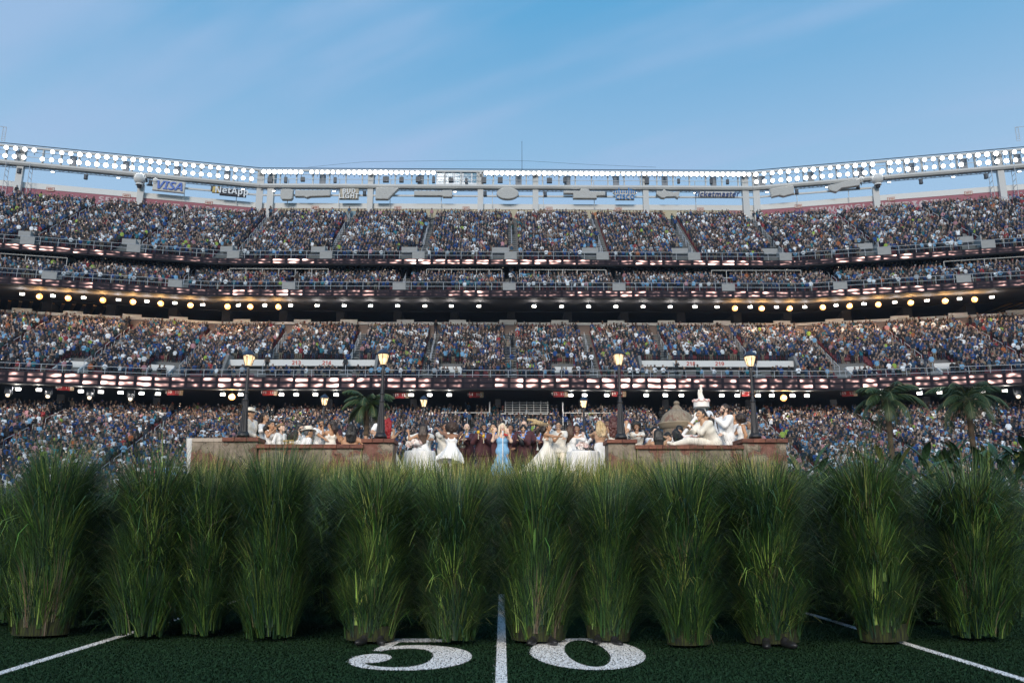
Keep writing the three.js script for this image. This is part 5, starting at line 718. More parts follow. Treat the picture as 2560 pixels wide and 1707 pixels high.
    if (kind === 'veil') { const q = [local(...opt.a), local(...opt.b), local(...opt.c)]; const bb = [[...HC.clone().add(V(0, 0.05, -0.03)).toArray(), ...q[0].toArray(), 0.115, 0.10], [...q[0].toArray(), ...q[1].toArray(), 0.10, 0.15], [...q[1].toArray(), ...q[2].toArray(), 0.15, 0.22]]; const mn = [9, 9, 9], mx = [-9, -9, -9]; for (const b of bb) for (const e of [0, 3]) for (let c = 0; c < 3; c++) { mn[c] = Math.min(mn[c], b[e + c] - 0.26); mx[c] = Math.max(mx[c], b[e + c] + 0.26); } obj('veil', net((x, y, z) => { let d = 9; for (const b of bb) d = smin(d, cap(x, y, z, b), 0.05); const h = toHead(x, y, z); return Math.max(d + 0.012 * Math.sin(x * 40 + z * 30), h.z - 0.01 - 0.5 * (h.y - 0.06)); }, mn, mx, 0.022), m, t); }
    if (kind === 'flower') { const c = local(...opt.a); obj('flower', [sph(0.035, c.x, c.y, c.z, 8), sph(0.03, c.x + 0.04, c.y - 0.01, c.z, 8), sph(0.03, c.x - 0.035, c.y + 0.012, c.z, 8)], m, t); }
  }
  // ---- hair ----
  if (o.hair && o.hair[0] !== 'none') {
    const [style, ink, opt = {}] = o.hair, wild = opt.wild ?? 0.010, chain = [];
    const world = (hp) => V(...hp).multiplyScalar(hk).applyQuaternion(hq).add(HC);
    if (opt.len) { const L = opt.len, back = world([0, 0.01, -0.085]), bz = -Math.max(0.04, 0.16 - Math.sin(lean) * 0.1); for (const x of [-0.06, -0.02, 0.02, 0.06]) { const w = opt.w ?? 1, a = world([x * 0.9, 0.02, -0.065]), sidev = V(1, 0, 0).applyQuaternion(hq); sidev.y = 0; sidev.normalize(); const bk = V(0, 0, -1).applyQuaternion(hq); bk.y = 0; bk.normalize(); const mid = a.clone().add(V(0, -L * 0.45, 0)).addScaledVector(bk, 0.04).addScaledVector(sidev, x * 0.5 * w), end = a.clone().add(V((opt.sx ?? 0), -L * (1 - Math.abs(x) * 1.5), 0)).addScaledVector(bk, 0.05).addScaledVector(sidev, x * 0.55 * w); chain.push([...a.toArray(), ...mid.toArray(), 0.052, 0.048], [...mid.toArray(), ...end.toArray(), 0.048, 0.026]); } if (opt.front) for (const s of [-1, 1]) { const a = world([s * 0.08, 0.0, 0.01]), e = a.clone().add(V(0, -L * 0.75, 0)).add(V(s * 0.03, 0, 0.05)); chain.push([...a.toArray(), ...e.toArray(), 0.036, 0.024]); } }
    if (opt.fly) for (const lock of opt.fly) { let prev = world([0, 0.03, -0.05]), r = opt.fr ?? 0.09; lock.forEach((q, i) => { const n = local(...q); chain.push([...prev.toArray(), ...n.toArray(), r, r * 0.72]); prev = n; r *= 0.74; }); }
    if (opt.bun) chain.push([...world(opt.bun[0]).toArray(), ...world(opt.bun[1]).toArray(), opt.bun[2] * hk, opt.bun[2] * hk * 0.8]);
    const afro = style === 'afro' ? opt.r ?? 0.17 : 0, low = style === 'short' ? -0.035 : -0.10;
    const sdf = (x, y, z) => {
      const h = toHead(x, y, z); let d;
      if (afro) d = (ell(h.x, h.y, h.z, 0, 0.035 - (opt.drop ?? 0), -0.035, afro, afro * 0.98, afro * 0.92)); else { const th = opt.th ?? 1; d = ell(h.x, h.y, h.z, 0, 0.033, -0.022, 0.078 + 0.010 * th, 0.092 + 0.010 * th, 0.095 + 0.010 * th); d = Math.max(d, low - h.y - (h.z < -0.03 ? 0.03 : 0)); }
      d = Math.max(d, -(Math.max(ell(h.x, h.y, h.z, 0, -0.035, 0.115, opt.face ?? 0.070, 0.095, 0.10), -9))); if (!opt.bangs) d = Math.max(d, h.z - 0.052 - 0.55 * (h.y - 0.05) * (afro ? 1.5 : 1));
      d *= hk; for (const b of chain) d = smin(d, cap(x, y, z, b), 0.03);
      const st = afro || opt.curly ? 0.022 * noise(x * 26 + seed, y * 26, z * 26) + 0.012 * noise(x * 60, y * 60, z * 60) : wild * noise(x * 34 + seed, y * 5, z * 34) + wild * 0.7 * Math.sin(x * 150 + z * 110 + 3 * noise(x * 6, y * 6, z * 6)); return d + st;
    };
    const mn = [HC.x - 0.2 * hk, HC.y - 0.18, HC.z - 0.2 * hk], mx = [HC.x + 0.2 * hk, HC.y + 0.2 * hk, HC.z + 0.2 * hk]; if (afro > 0.18) for (let c = 0; c < 3; c++) { mn[c] -= 0.06; mx[c] += 0.06; } for (const b of chain) for (const q of [0, 3]) for (let c = 0; c < 3; c++) { mn[c] = Math.min(mn[c], b[q + c] - 0.12); mx[c] = Math.max(mx[c], b[q + c] + 0.12); }
    const g = net(sdf, mn, mx, 0.0135, 1.7), p = g.attributes.position, c = new Float32Array(p.count * 3), base = INK[ink], tip = opt.tip ? INK[opt.tip] : base; for (let i = 0; i < p.count; i++) { const x = p.getX(i), y = p.getY(i), z = p.getZ(i), n = 1 + 0.55 * noise(x * 50, y * 7, z * 50), u = opt.tip ? (opt.tipFn ? opt.tipFn(x - HC.x, y - HC.y, z - HC.z) : clamp((HC.y - y) / 0.45 + 0.35 * noise(x * 30, y * 3, z * 30), 0, 1)) : 0; for (let q = 0; q < 3; q++) c[i * 3 + q] = lerp(base[q], tip[q], u) * n; } g.setAttribute('color', new THREE.BufferAttribute(c, 3)); obj('hair', g, hairMat(ink), t);
  }
  if (o.sit && o.chair) chair(pos.x - Math.sin(yaw) * 0.02, pos.z - Math.cos(yaw) * 0.02, yaw, hipY - 0.12, o.chair);
  if (o.sit && o.stool) stool(pos.x, pos.z, yaw, hipY - 0.12, o.stool);
  return { t, local, pos, HC, k, hands, P };
}
const suit = (shirt = true) => [['trousers', 'maroon'], ['shirt', 'sky', { hem: 0.0, sleeve: 0.5 }], ['jacket', 'maroon'], ['collar', 'sky']], whiteMan = (sl = 2, c = 'white') => [['trousers', c, { shoes: 'ivory' }], ['shirt', c, { sleeve: sl }]];
const HB = 'short';
// left group
performer({ p: [627, 1034], d: 19.0, yaw: 70, skin: 'tan', hair: [HB, 'dark'], label: 'person in cream jacket and pale fedora behind the leftmost lamp post', wear: [['trousers', 'cream'], ['shirt', 'white'], ['jacket', 'ivory'], ['hat', 'hat']], R: [638, 1090, 18.9], L: [640, 1088, 19.3] });
performer({ p: [662, 1044], d: 19.3, yaw: 75, f: 1, skin: 'tan', hair: ['long', 'dark', { len: 0.42, wild: 0.016 }], label: 'person in white long-sleeved dress with long dark wavy hair behind a girl', wear: [['dress', 'white', { top: 0.47, sleeve: 2, r: 0.28, hem: 0.5 }]], R: [672, 1074, 18.9], L: [690, 1085, 19.3] });
performer({ p: [677, 1064], d: 18.8, yaw: 55, f: 1, child: 1, skin: 'warm', hair: ['long', 'black', { len: 0.2, curly: 1 }], label: 'girl in white dress with clasped hands and dark gathered hair', wear: [['dress', 'white', { top: 0.40, straps: 1, r: 0.28, hem: 0.5 }]], R: [684, 1076, 18.6], L: [688, 1076, 18.7] });
performer({ p: [703, 1071], d: 18.8, yaw: 60, hp: -28, child: 1, skin: 'light', hair: [HB, 'black'], label: 'child in white shirt and tan flat cap looking up', wear: [['trousers', 'white'], ['shirt', 'white'], ['flatcap', 'tanCap']] });
performer({ p: [749, 1071], d: 20.0, yaw: 70, hp: 12, sit: 1, skin: 'light', beard: 1, hair: [HB, 'black'], label: 'seated person in white shirt wearing a dark headset', wear: [['trousers', 'white'], ['shirt', 'white'], ['headset', 'headset']], chair: 'gold chair under the person wearing a headset' });
performer({ p: [738, 1089], d: 18.95, yaw: 150, sit: 1, child: 1, k: 0.72, skin: 'warm', hair: ['long', 'dark', { len: 0.12, curly: 1 }], label: 'small child with curly dark hair seen from behind on a gold chair', wear: [['shirt', 'white', { sleeve: 0.5 }], ['trousers', 'white']], chair: 'left gold chair with bars showing over the low wall' });
performer({ p: [771, 1081], d: 19.0, yaw: 125, sit: 1, lean: 18, skin: 'tan', hair: [HB, 'grey'], label: 'hunched person in white suit and pale fedora seen from behind', wear: [['trousers', 'white'], ['jacket', 'white'], ['hat', 'hat']], chair: 'right gold chair under the hunched person in a fedora' });
performer({ p: [800, 1058], d: 19.3, yaw: 55, hp: 22, skin: 'warm', beard: 1, hair: [HB, 'black', { th: 0.5 }], label: 'person in white short-sleeved shirt reaching round a partner, left group', wear: whiteMan(0.6), R: [822, 1106, 18.9, [-0.6, -0.8, 0.2]], L: [832, 1100, 19.4] });
performer({ p: [828, 1064], d: 19.1, yaw: 205, f: 1, hy: 60, skin: 'warm', hair: ['long', 'dark', { len: 0.22, curly: 1, tip: 'auburn', bun: [[0, 0.08, -0.06], [0.02, 0.14, -0.08], 0.05] }], label: 'person in white dress with gathered brown hair, arms wide, left group', wear: [['dress', 'ivory', { top: 0.34, straps: 1, r: 0.3, hem: 0.4 }]], L: [806, 1070, 19.3, [0, -1, -0.3]], R: [868, 1092, 19.2, [0, -1, 0]] });
performer({ p: [847, 1088], d: 19.9, yaw: 170, sit: 1, f: 1, skin: 'light', hair: ['long', 'wine', { len: 0.3 }], label: 'seated person with wine-dark hair half hidden behind the dancers', wear: [['dress', 'white', { top: 0.42, straps: 1 }]], stool: 'low stool under the person with wine-dark hair' });
performer({ p: [879, 1075], d: 18.9, yaw: 186, sit: 1, f: 1, skin: 'warm', hair: ['long', 'black', { len: 0.32, wild: 0.016, w: 0.55, th: 0.6 }], label: 'seated person with long black hair and bare back beside the palm', wear: [['dress', 'white', { top: 0.08 }]], L: [853, 1102, 18.8], R: [914, 1098, 19.0], stool: 'low stool under the person with a bare back' });
performer({ p: [957, 1046], d: 19.9, yaw: 40, hp: 25, skin: 'tan', hair: [HB, 'black'], label: 'person in white shirt bending behind the second near lamp post', wear: whiteMan(0.6), R: [936, 1084, 19.4], L: [968, 1086, 19.6], lean: 8 });
performer({ p: [971, 1058], d: 19.2, yaw: 190, hy: -25, f: 1, skin: 'tan', hair: ['long', 'red', { len: 0.42, curly: 1, w: 0.9 }], label: 'person with long bright red curls dancing beside the second near lamp post', wear: [['dress', 'ivory', { top: 0.40, straps: 1, r: 0.34, hem: 0.25, swayX: -0.1 }]], L: [938, 1082, 19.4], R: [995, 1084, 19.1, [0.2, -1, -0.2]] });
// centre left
performer({ p: [1061, 1071], d: 21.75, yaw: 10, skin: 'tan', hair: [HB, 'brown'], label: 'person in cream jacket hidden behind the dancer with straight hair', wear: [['trousers', 'cream'], ['jacket', 'ivory']], R: [1040, 1090, 21.5, [-1, -0.3, 0]], L: [1078, 1096, 21.3, [1, -0.3, 0]] });
performer({ p: [1058, 1071], d: 20.9, yaw: 180, f: 1, skin: 'warm', hair: ['long', 'dark', { len: 0.43, wild: 0.006, tip: 'brown', w: 0.7, th: 0.6 }], label: 'dancer with very long straight dark hair and one arm out', wear: [['dress', 'white', { top: 0.30, straps: 1, r: 0.48, hem: 0.18, swayX: -0.18 }]], L: [1021, 1081, 21.0, [0, -1, -0.4]], R: [1076, 1100, 21.2, [1, -0.6, 0]] });
performer({ p: [1112, 1068], d: 22.0, yaw: 20, skin: 'brown', hair: [HB, 'black'], label: 'person in cream suit holding the dancer with the big curly hair', wear: [['trousers', 'cream'], ['jacket', 'ivory']], R: [1120, 1094, 21.2, [-1, -0.3, 0]], L: [1146, 1088, 21.4, [1, -0.2, 0]] });
performer({ p: [1129, 1072], d: 21.1, yaw: 185, f: 1, skin: 'brown', hair: ['afro', 'dark', { r: 0.185, tip: 'brown', tipFn: (x, y, z) => clamp(0.2 + (y + 0.02) * 3.2 - x * 1.2, 0, 1) }], label: 'dancer with big round curly brown hair in flared white dress', wear: [['dress', 'white', { top: 0.34, straps: 1, r: 0.44, hem: 0.62, swayX: 0.12, wavy: 1.1, pleats: 9 }]], L: [1094, 1072, 21.4, [0, -1, 0]], R: [1150, 1084, 21.5, [0.5, -1, 0]] });
// band
const tb = performer({ p: [1167, 1070], d: 23.6, yaw: 8, fat: 1.08, skin: 'light', hair: ['none'], label: 'bald musician in maroon suit playing a trombone', wear: suit(), R: [1154, 1100, 23.2, null, 1], L: [1164, 1098, 23.15, null, 1], group: 'musicians in maroon suits' });
const mq = performer({ p: [1209, 1071], d: 23.0, yaw: 12, hy: 8, fat: 1.22, skin: 'brown', beard: 1, smile: 1, hair: ['short', 'black', { curly: 1, bun: [[0, 0.09, -0.02], [-0.03, 0.16, -0.03], 0.055] }], label: 'bearded musician in maroon suit shaking two yellow maracas', wear: suit(), R: [1195, 1092, 22.7, null, 1], L: [1212, 1098, 22.65, null, 1], group: 'musicians in maroon suits' });
performer({ p: [1233, 1070], d: 25.2, yaw: -5, skin: 'tan', hair: [HB, 'black'], label: 'musician in maroon suit mostly hidden left of the singer', wear: suit(), L: [1236, 1095, 24.9, null, 1], group: 'musicians in maroon suits' });
performer({ p: [1276, 1072], d: 25.0, yaw: -8, skin: 'brown', hair: [HB, 'black'], label: 'musician in maroon suit mostly hidden right of the singer', wear: suit(), L: [1286, 1120, 24.7, null, 1], R: [1272, 1104, 24.7, null, 1], group: 'musicians in maroon suits' });
const singer = performer({ p: [1256, 1070], d: 22.4, yaw: 0, f: 1, skin: 'light', hair: ['long', 'pale', { len: 0.30, front: 1, wild: 0.012, face: 0.062 }], label: 'singer in layered sky blue dress with long pale blonde waves', wear: [['dress', 'blue', { top: 0.36, straps: 1, r: 0.40, hem: 0.12, pleats: 14, fit: 0.5, tiers: 1 }], ['flower', 'redFlower', { a: [1264, 1087, 22.2] }]], R: [1236, 1080, 22.2, [-0.4, -1, 0.3]], L: [1271, 1082, 22.2, [0.4, -1, 0.3]] });
performer({ p: [1310, 1064], d: 25.0, yaw: -5, skin: 'light', hair: ['none'], label: 'bald musician in maroon suit standing behind the dark-bearded one', wear: suit(), group: 'musicians in maroon suits' });
const gq = performer({ p: [1308, 1074], d: 22.9, yaw: -8, hp: 28, hy: 8, fat: 1.12, skin: 'tan', beard: 1, hair: [HB, 'black', { curly: 1 }], label: 'dark-bearded musician in maroon suit looking down at a black scraper', wear: suit(), R: [1294, 1102, 22.6, null, 1], L: [1306, 1098, 22.55, null, 1], group: 'musicians in maroon suits' });
const cq = performer({ p: [1346, 1074], d: 23.4, yaw: -4, fat: 1.05, skin: 'brown', hair: [HB, 'black'], label: 'musician in maroon suit with clarinet behind the flying hair', wear: suit(), R: [1342, 1102, 23.0, null, 1], L: [1353, 1106, 23.0, null, 1], group: 'musicians in maroon suits' });
// centre right
performer({ p: [1369, 1069], d: 20.8, yaw: 70, hp: -8, f: 1, skin: 'warm', hair: ['long', 'dark', { fly: [[[1353, 1059, 20.9], [1338, 1052, 20.95], [1321, 1049, 21.0]], [[1354, 1063, 20.9], [1340, 1058, 20.9], [1328, 1060, 20.9]], [[1354, 1070, 20.9], [1345, 1076, 20.9], [1342, 1088, 20.9]]], fr: 0.075, len: 0.2, tip: 'blonde', wild: 0.016, tipFn: (x, y, z) => clamp((y - 0.05) * 6 + 0.2, 0, 1) }], label: 'dancer whose long streaked hair flies up behind', wear: [['dress', 'ivory', { top: 0.32, straps: 1, r: 0.55, hem: 0.22, swayX: 0.0, swayZ: -0.3, wavy: 0.8 }]], R: [1408, 1093, 20.3, [0, -1, 0]], L: [1398, 1088, 20.9] });
performer({ p: [1397, 1064], d: 21.1, yaw: -12, hp: 12, fat: 1.12, skin: 'tan', moustache: 1, smile: 1, hair: [HB, 'black', { th: 0.6 }], label: 'person with moustache in open cream shirt dancing at the centre right', wear: [['trousers', 'cream'], ['shirt', 'ivory', { hem: -0.12 }]], R: [1366, 1100, 20.6, [-1, -0.4, 0]], L: [1410, 1098, 20.5, [1, -0.5, 0]] });
performer({ p: [1427, 1075], d: 21.2, yaw: 150, f: 1, skin: 'light', hair: ['long', 'brown', { len: 0.36, sx: 0.1, wild: 0.012 }], label: 'dancer with long brown hair leaning on the smiling partner', wear: [['dress', 'white', { top: 0.40, sleeve: 2, r: 0.42, hem: 0.2 }]], L: [1452, 1090, 21.4], R: [1458, 1086, 21.2] });
performer({ p: [1443, 1073], d: 21.7, yaw: -25, hr: 10, skin: 'brown', smile: 1, hair: [HB, 'black', { curly: 1 }], label: 'laughing dancer in white shirt beside the far lamp post', wear: whiteMan(2), R: [1428, 1098, 21.2], L: [1478, 1096, 21.5, [0.3, -1, 0]] });
performer({ p: [1500, 1064], d: 20.0, yaw: 188, f: 1, skin: 'tan', hair: ['long', 'blonde', { len: 0.30, wild: 0.018, tip: 'pale', th: 1.6 }], label: 'dancer with wavy blonde hair and bare back in strapless white dress', wear: [['dress', 'white', { top: 0.12, r: 0.34, hem: 0.3, fit: 0.7 }]], L: [1476, 1086, 20.4, [0.6, -0.6, 0]], R: [1540, 1096, 20.2, [-0.2, -1, 0]] });
performer({ p: [1518, 1060], d: 20.6, yaw: -10, hp: 10, hr: -12, skin: 'dark', hair: [HB, 'black', { th: 0.5 }], label: 'dark-haired person in white behind the blonde dancer', wear: whiteMan(2), R: [1490, 1088, 19.8, [-1, -0.2, 0]], L: [1510, 1102, 19.85, [1, -0.6, 0]] });
performer({ p: [1534, 1052], d: 19.3, yaw: 175, f: 1, skin: 'tan', hair: ['long', 'wine', { len: 0.44, curly: 1, tip: 'auburn' }], label: 'dancer with long dark red hair beside the third near lamp post', wear: [['dress', 'ivory', { top: 0.30, straps: 1, r: 0.3, hem: 0.3 }]], R: [1566, 1062, 19.5, [0, -1, 0]], L: [1528, 1090, 19.7] });
performer({ p: [1553, 1045], d: 19.7, yaw: -30, hp: 15, skin: 'tan', hair: [HB, 'brown'], label: 'person in white short-sleeved shirt behind the third near lamp post', wear: whiteMan(0.6), R: [1534, 1082, 19.1, [-1, -0.2, 0]], L: [1562, 1088, 19.2, [1, -0.6, 0]] });
// right group
performer({ p: [1592, 1068], d: 19.6, yaw: -15, hr: 12, skin: 'brown', smile: 1, hair: ['afro', 'black', { r: 0.145, drop: -0.02 }], label: 'smiling guest with a dark halo of curls right of the third near lamp', wear: whiteMan(2, 'ivory'), R: [1598, 1092, 19.1, [-1, -0.2, 0.2]], L: [1602, 1090, 19.1, [1, -0.2, 0.3]] });
performer({ p: [1637, 1080], d: 20.2, yaw: 10, sit: 1, skin: 'light', hair: [HB, 'black'], label: 'dark-haired guest in white facing a long-haired partner over the low wall', wear: whiteMan(2), R: [1640, 1102, 19.7], stool: 'low stool under the dark-haired guest at right' });
performer({ p: [1645, 1086], d: 19.1, yaw: 178, sit: 1, f: 1, skin: 'tan', hair: ['long', 'black', { len: 0.34, wild: 0.006, w: 0.5, th: 0.5 }], label: 'guest with very long straight black hair seated behind the right low wall', wear: [['dress', 'white', { top: 0.2, straps: 1 }]], L: [1622, 1106, 19.4], R: [1662, 1092, 19.5, [-1, 0.2, 0]], stool: 'low stool under the guest with long black hair' });
performer({ p: [1689, 1088], d: 19.4, yaw: 200, sit: 1, f: 1, skin: 'tan', hair: ['long', 'black', { len: 0.2, curly: 1 }], label: 'seated guest with gathered black hair left of the cake', wear: [['dress', 'white', { top: 0.40, straps: 1 }]], L: [1674, 1108, 19.5], stool: 'low stool left of the cake' });
performer({ p: [1699, 1078], d: 20.1, yaw: -20, hp: 35, sit: 1, skin: 'warm', hair: [HB, 'black'], label: 'bowed dark-haired guest in front of the stone turret', wear: whiteMan(2), stool: 'low stool under the bowed guest' });
performer({ p: [1670, 1093], d: 20.6, yaw: 0, hp: 30, sit: 1, k: 0.9, f: 1, skin: 'warm', hair: ['long', 'black', { len: 0.2 }], label: 'bowed guest with black hair at the left foot of the turret', wear: [['dress', 'white', { top: 0.44, sleeve: 1 }]], stool: 'low stool at the left foot of the turret' });
{ const seatTop = at(1752, 1113, 18.4).y - FLOOR; performer({ p: [1752, 1037], d: 18.42, yaw: -62, lean: 30, hp: 0, hy: 4, sit: 1, k: 1.06, fat: 1.12, skin: 'tan', moustache: 1, smile: 1, hair: [HB, 'black', { th: 0.5 }], label: 'guest in cream shirt sitting on the right low wall, clapping', wear: [['trousers', 'ivory', { shoes: 'ivory' }], ['shirt', 'ivory', { hem: -0.10 }]], R: [1722, 1070, 18.25, [-0.2, -1, 0]], L: [1733, 1064, 18.5, [0.4, -1, 0]], legs: [[[1722, 1102, 18.3], [1684, 1112, 18.45]], [[1724, 1104, 18.55], [1690, 1113, 18.65]]] }); }
performer({ p: [1769, 1043], d: 20.0, yaw: -100, f: 1, skin: 'tan', hair: ['long', 'dark', { len: 0.3 }], label: 'bride in white with a long veil behind the sitting guest', wear: [['dress', 'white', { top: 0.42, straps: 1, r: 0.34, hem: 0.2 }], ['veil', 'veil', { a: [1779, 1062, 20.05], b: [1785, 1090, 20.1], c: [1792, 1125, 20.1] }]], R: [1752, 1090, 19.9] });
performer({ p: [1812, 1024], d: 19.1, yaw: -72, skin: 'light', beard: 1, hair: [HB, 'dark', { th: 0.6 }], label: 'bearded guest in white suit standing right of the bride', wear: [['trousers', 'white', { shoes: 'ivory' }], ['shirt', 'white'], ['jacket', 'white', { hem: -0.22 }]], R: [1803, 1084, 18.95, [-0.2, -1, -0.4]], L: [1791, 1048, 18.9, [0.6, -1, 0]] });
performer({ p: [1837, 1058], d: 20.2, yaw: -80, sit: 0, k: 0.98, skin: 'warm', hair: ['none'], label: 'bald guest partly hidden behind the bearded one', wear: whiteMan(2) });
performer({ p: [1850, 1047], d: 19.2, yaw: -85, hy: -70, f: 1, skin: 'warm', hair: ['afro', 'dark', { r: 0.145, drop: 0.035, tip: 'brown', tipFn: (x, y, z) => clamp(0.25 + x * 4 * -1, 0, 0.8) }], label: 'guest with a brown curly bob in sleeveless white dress', wear: [['dress', 'white', { top: 0.46, straps: 1, r: 0.26, hem: 0.5 }]], R: [1829, 1098, 18.9, [-0.3, -1, -0.4]] });
performer({ p: [1875, 1060], d: 19.5, yaw: -70, f: 1, skin: 'tan', hair: ['long', 'grey', { len: 0.34, sx: 0.03 }], label: 'guest with long greying hair and cream shawl by the rightmost lamp post', wear: [['dress', 'cream', { top: 0.48, sleeve: 2, r: 0.3, hem: 0.4 }]] });
console.log('people done');

// ---- instruments and microphone ----
const mBrass = mat([0.60, 0.42, 0.20], 0.25, { metalness: 0.85 }), mBlack = mat([0.012, 0.012, 0.014], 0.35), mYellow = mat([0.62, 0.38, 0.02], 0.4), mMic = mat([0.6, 0.6, 0.6], 0.4);
{ const d = 23.1, P = (x, y, dd = 0) => at(x, y, d + dd); let t = thing('trombone', 'brass trombone held by the bald musician', 'trombone'); obj('slide', [tube([P(1166, 1072, 0.25), P(1162, 1084), P(1156, 1102, -0.2)], 0.011, 6, 10), tube([P(1168, 1073, 0.25), P(1164.5, 1084), P(1158.5, 1102, -0.2)], 0.011, 6, 10)], mBrass, t); obj('main_tube', tube([P(1166, 1072, 0.25), P(1160, 1096, 0.1), P(1153, 1106, 0.1), P(1146, 1112, 0), P(1149, 1095, 0.1), P(1157, 1085, 0.1)], 0.013, 6, 26), mBrass, t);
  const b = P(1155, 1118, -0.15), a = P(1158, 1100, 0), dr = b.clone().sub(a).normalize(), g = lathe([[0.014, 0], [0.02, 0.1], [0.034, 0.16], [0.06, 0.2], [0.095, 0.225]], 18); g.applyQuaternion(new THREE.Quaternion().setFromUnitVectors(V(0, 1, 0), dr)); g.translate(a.x, a.y, a.z); obj('bell', g, mat([0.62, 0.55, 0.45], 0.2, { metalness: 0.85, side: THREE.DoubleSide }), t); obj('mouthpiece', sph(0.018, P(1167, 1071, 0.25).x, P(1167, 1071, 0.25).y, P(1167, 1071, 0.25).z, 8), mBrass, t);
  t = thing('trombone', 'brass trombone loop showing between the maracas player and singer', 'trombone'); const Q = (x, y) => at(x, y, 24.75); obj('main_tube', tube([Q(1223, 1094), Q(1226, 1080), Q(1229, 1071), Q(1233, 1070), Q(1234, 1075), Q(1231, 1088), Q(1230, 1096)], 0.012, 6, 24), mBrass, t); obj('brace', rod(Q(1225.5, 1081), Q(1232.5, 1081), 0.008, 5), mBrass, t); }
for (const [px, py, d, lab] of [[1196, 1080, 22.62, 'yellow maraca in the raised hand of the bearded musician'], [1209, 1090, 22.55, 'yellow maraca in the lower hand of the bearded musician']]) { const q = at(px, py, d), t = thing('maraca', lab, 'maraca', [q.x, q.y, q.z], 0, 'yellow maracas'); obj('gourd', sph(0.045, 0, 0, 0, 14, [1, 1.15, 1]), mYellow, t); obj('handle', cyl(0.011, 0.013, 0.16, 0, -0.12, 0, 8), mat([0.5, 0.42, 0.3], 0.5), t); }
{ let q = at(1300, 1098, 22.5), t = thing('scraper', 'black ridged scraper held by the dark-bearded musician', 'instrument', [q.x, q.y, q.z]); const g = lathe([[0.001, -0.19], [0.04, -0.18], [0.058, -0.08], [0.052, 0.05], [0.03, 0.14], [0.012, 0.19], [0.001, 0.2]], 14); g.rotateZ(0.45); obj('gourd', g, mBlack, t); for (let i = 0; i < 6; i++) obj('ridge', put(new THREE.TorusGeometry(0.056 - Math.abs(i - 2) * 0.003, 0.004, 5, 14), -Math.sin(0.45) * (-0.1 + i * 0.03), Math.cos(0.45) * (-0.1 + i * 0.03), 0, Math.PI / 2, 0, 0.45), mBlack, t); obj('stick', rod(V(0.1, -0.02, 0.06), V(-0.06, 0.10, 0.08), 0.008, 6), mat([0.55, 0.5, 0.42], 0.5), t);
  t = thing('clarinet', 'black and silver clarinet of the rightmost musician', 'clarinet'); const C = (x, y) => at(x, y, 22.95); obj('body', rod(C(1341, 1086), C(1344, 1120), 0.014, 8), mBlack, t); const bl = C(1344, 1120); obj('bell', put(lathe([[0.035, -0.06], [0.02, 0], [0.014, 0.04]], 12), bl.x, bl.y, bl.z), mMic, t); for (let i = 0; i < 5; i++) { const c = C(1341.6 + i * 0.5, 1094 + i * 5); obj('key', sph(0.014, c.x, c.y, c.z + 0.012, 6), mMic, t); }
  const m0 = at(1257, 1080, 22.15); t = thing('microphone_stand', 'white microphone stand in front of the singer', 'microphone stand', [m0.x, FLOOR, m0.z]); const mh = m0.y - FLOOR; obj('pole', rod(V(0, 0, 0), V(0, mh - 0.03, 0), 0.014, 8), mCloth, t); obj('base', cyl(0.12, 0.13, 0.025, 0, 0.0125, 0, 20), mCloth, t); obj('microphone', [put(lathe([[0.014, -0.13], [0.02, -0.02], [0.028, 0], [0.028, 0.025], [0.016, 0.045], [0.001, 0.05]], 14), 0, mh, 0, -0.7)], mMic, t); obj('clutch', cyl(0.022, 0.022, 0.09, 0, mh * 0.56, 0, 10), mMic, t); }
// ================= GRASS COSTUMES =================
const mBlade = new THREE.MeshStandardMaterial({ vertexColors: true, roughness: 0.55, side: THREE.DoubleSide });
// blades: a list of [x,y,z, dirAngle, tilt, length, bend, width, colour]
function bladeGeo(list, seg = 4) {
  const nv = seg * 2 + 1, pos = new Float32Array(list.length * nv * 3), nor = new Float32Array(list.length * nv * 3), col = new Float32Array(list.length * nv * 3), ind = new Uint32Array(list.length * (seg * 2 - 1) * 3); let vi = 0, ii = 0;
  for (const [x, y, z, a, tilt, L, bend, w, c] of list) {
    const dx = Math.cos(a), dz = Math.sin(a), sx = -dz, sz = dx; let px = x, py = y, pz = z, th = tilt; const b0 = vi;
    for (let s = 0; s <= seg; s++) {
      const t = s / seg, hw = w * 0.5 * (1 - t * t * 0.85), nx = -Math.cos(th) * dx, ny = Math.sin(th), nz = -Math.cos(th) * dz;
      const add = (o) => { pos[vi * 3] = px + sx * o; pos[vi * 3 + 1] = py; pos[vi * 3 + 2] = pz + sz * o; nor[vi * 3] = nx; nor[vi * 3 + 1] = ny; nor[vi * 3 + 2] = nz; col[vi * 3] = c[0]; col[vi * 3 + 1] = c[1]; col[vi * 3 + 2] = c[2]; vi++; };
      if (s < seg) { add(-hw); add(hw); } else add(0);
      th += bend / seg * (0.35 + 1.3 * t); const l = L / seg; px += dx * Math.sin(th) * l; py += Math.cos(th) * l; pz += dz * Math.sin(th) * l;
    }
    for (let s = 0; s < seg; s++) { const q = b0 + s * 2; ind[ii++] = q; ind[ii++] = q + 1; ind[ii++] = q + 2; if (s < seg - 1) { ind[ii++] = q + 1; ind[ii++] = q + 3; ind[ii++] = q + 2; } }
  }
  const g = new THREE.BufferGeometry(); g.setAttribute('position', new THREE.BufferAttribute(pos, 3)); g.setAttribute('normal', new THREE.BufferAttribute(nor, 3)); g.setAttribute('color', new THREE.BufferAttribute(col, 3)); g.setIndex(new THREE.BufferAttribute(ind, 1)); return g;
}
const G1 = [0.026, 0.068, 0.016], G2 = [0.078, 0.140, 0.026], G3 = [0.010, 0.036, 0.017], G4 = [0.19, 0.27, 0.06], G5 = [0.10, 0.085, 0.05];
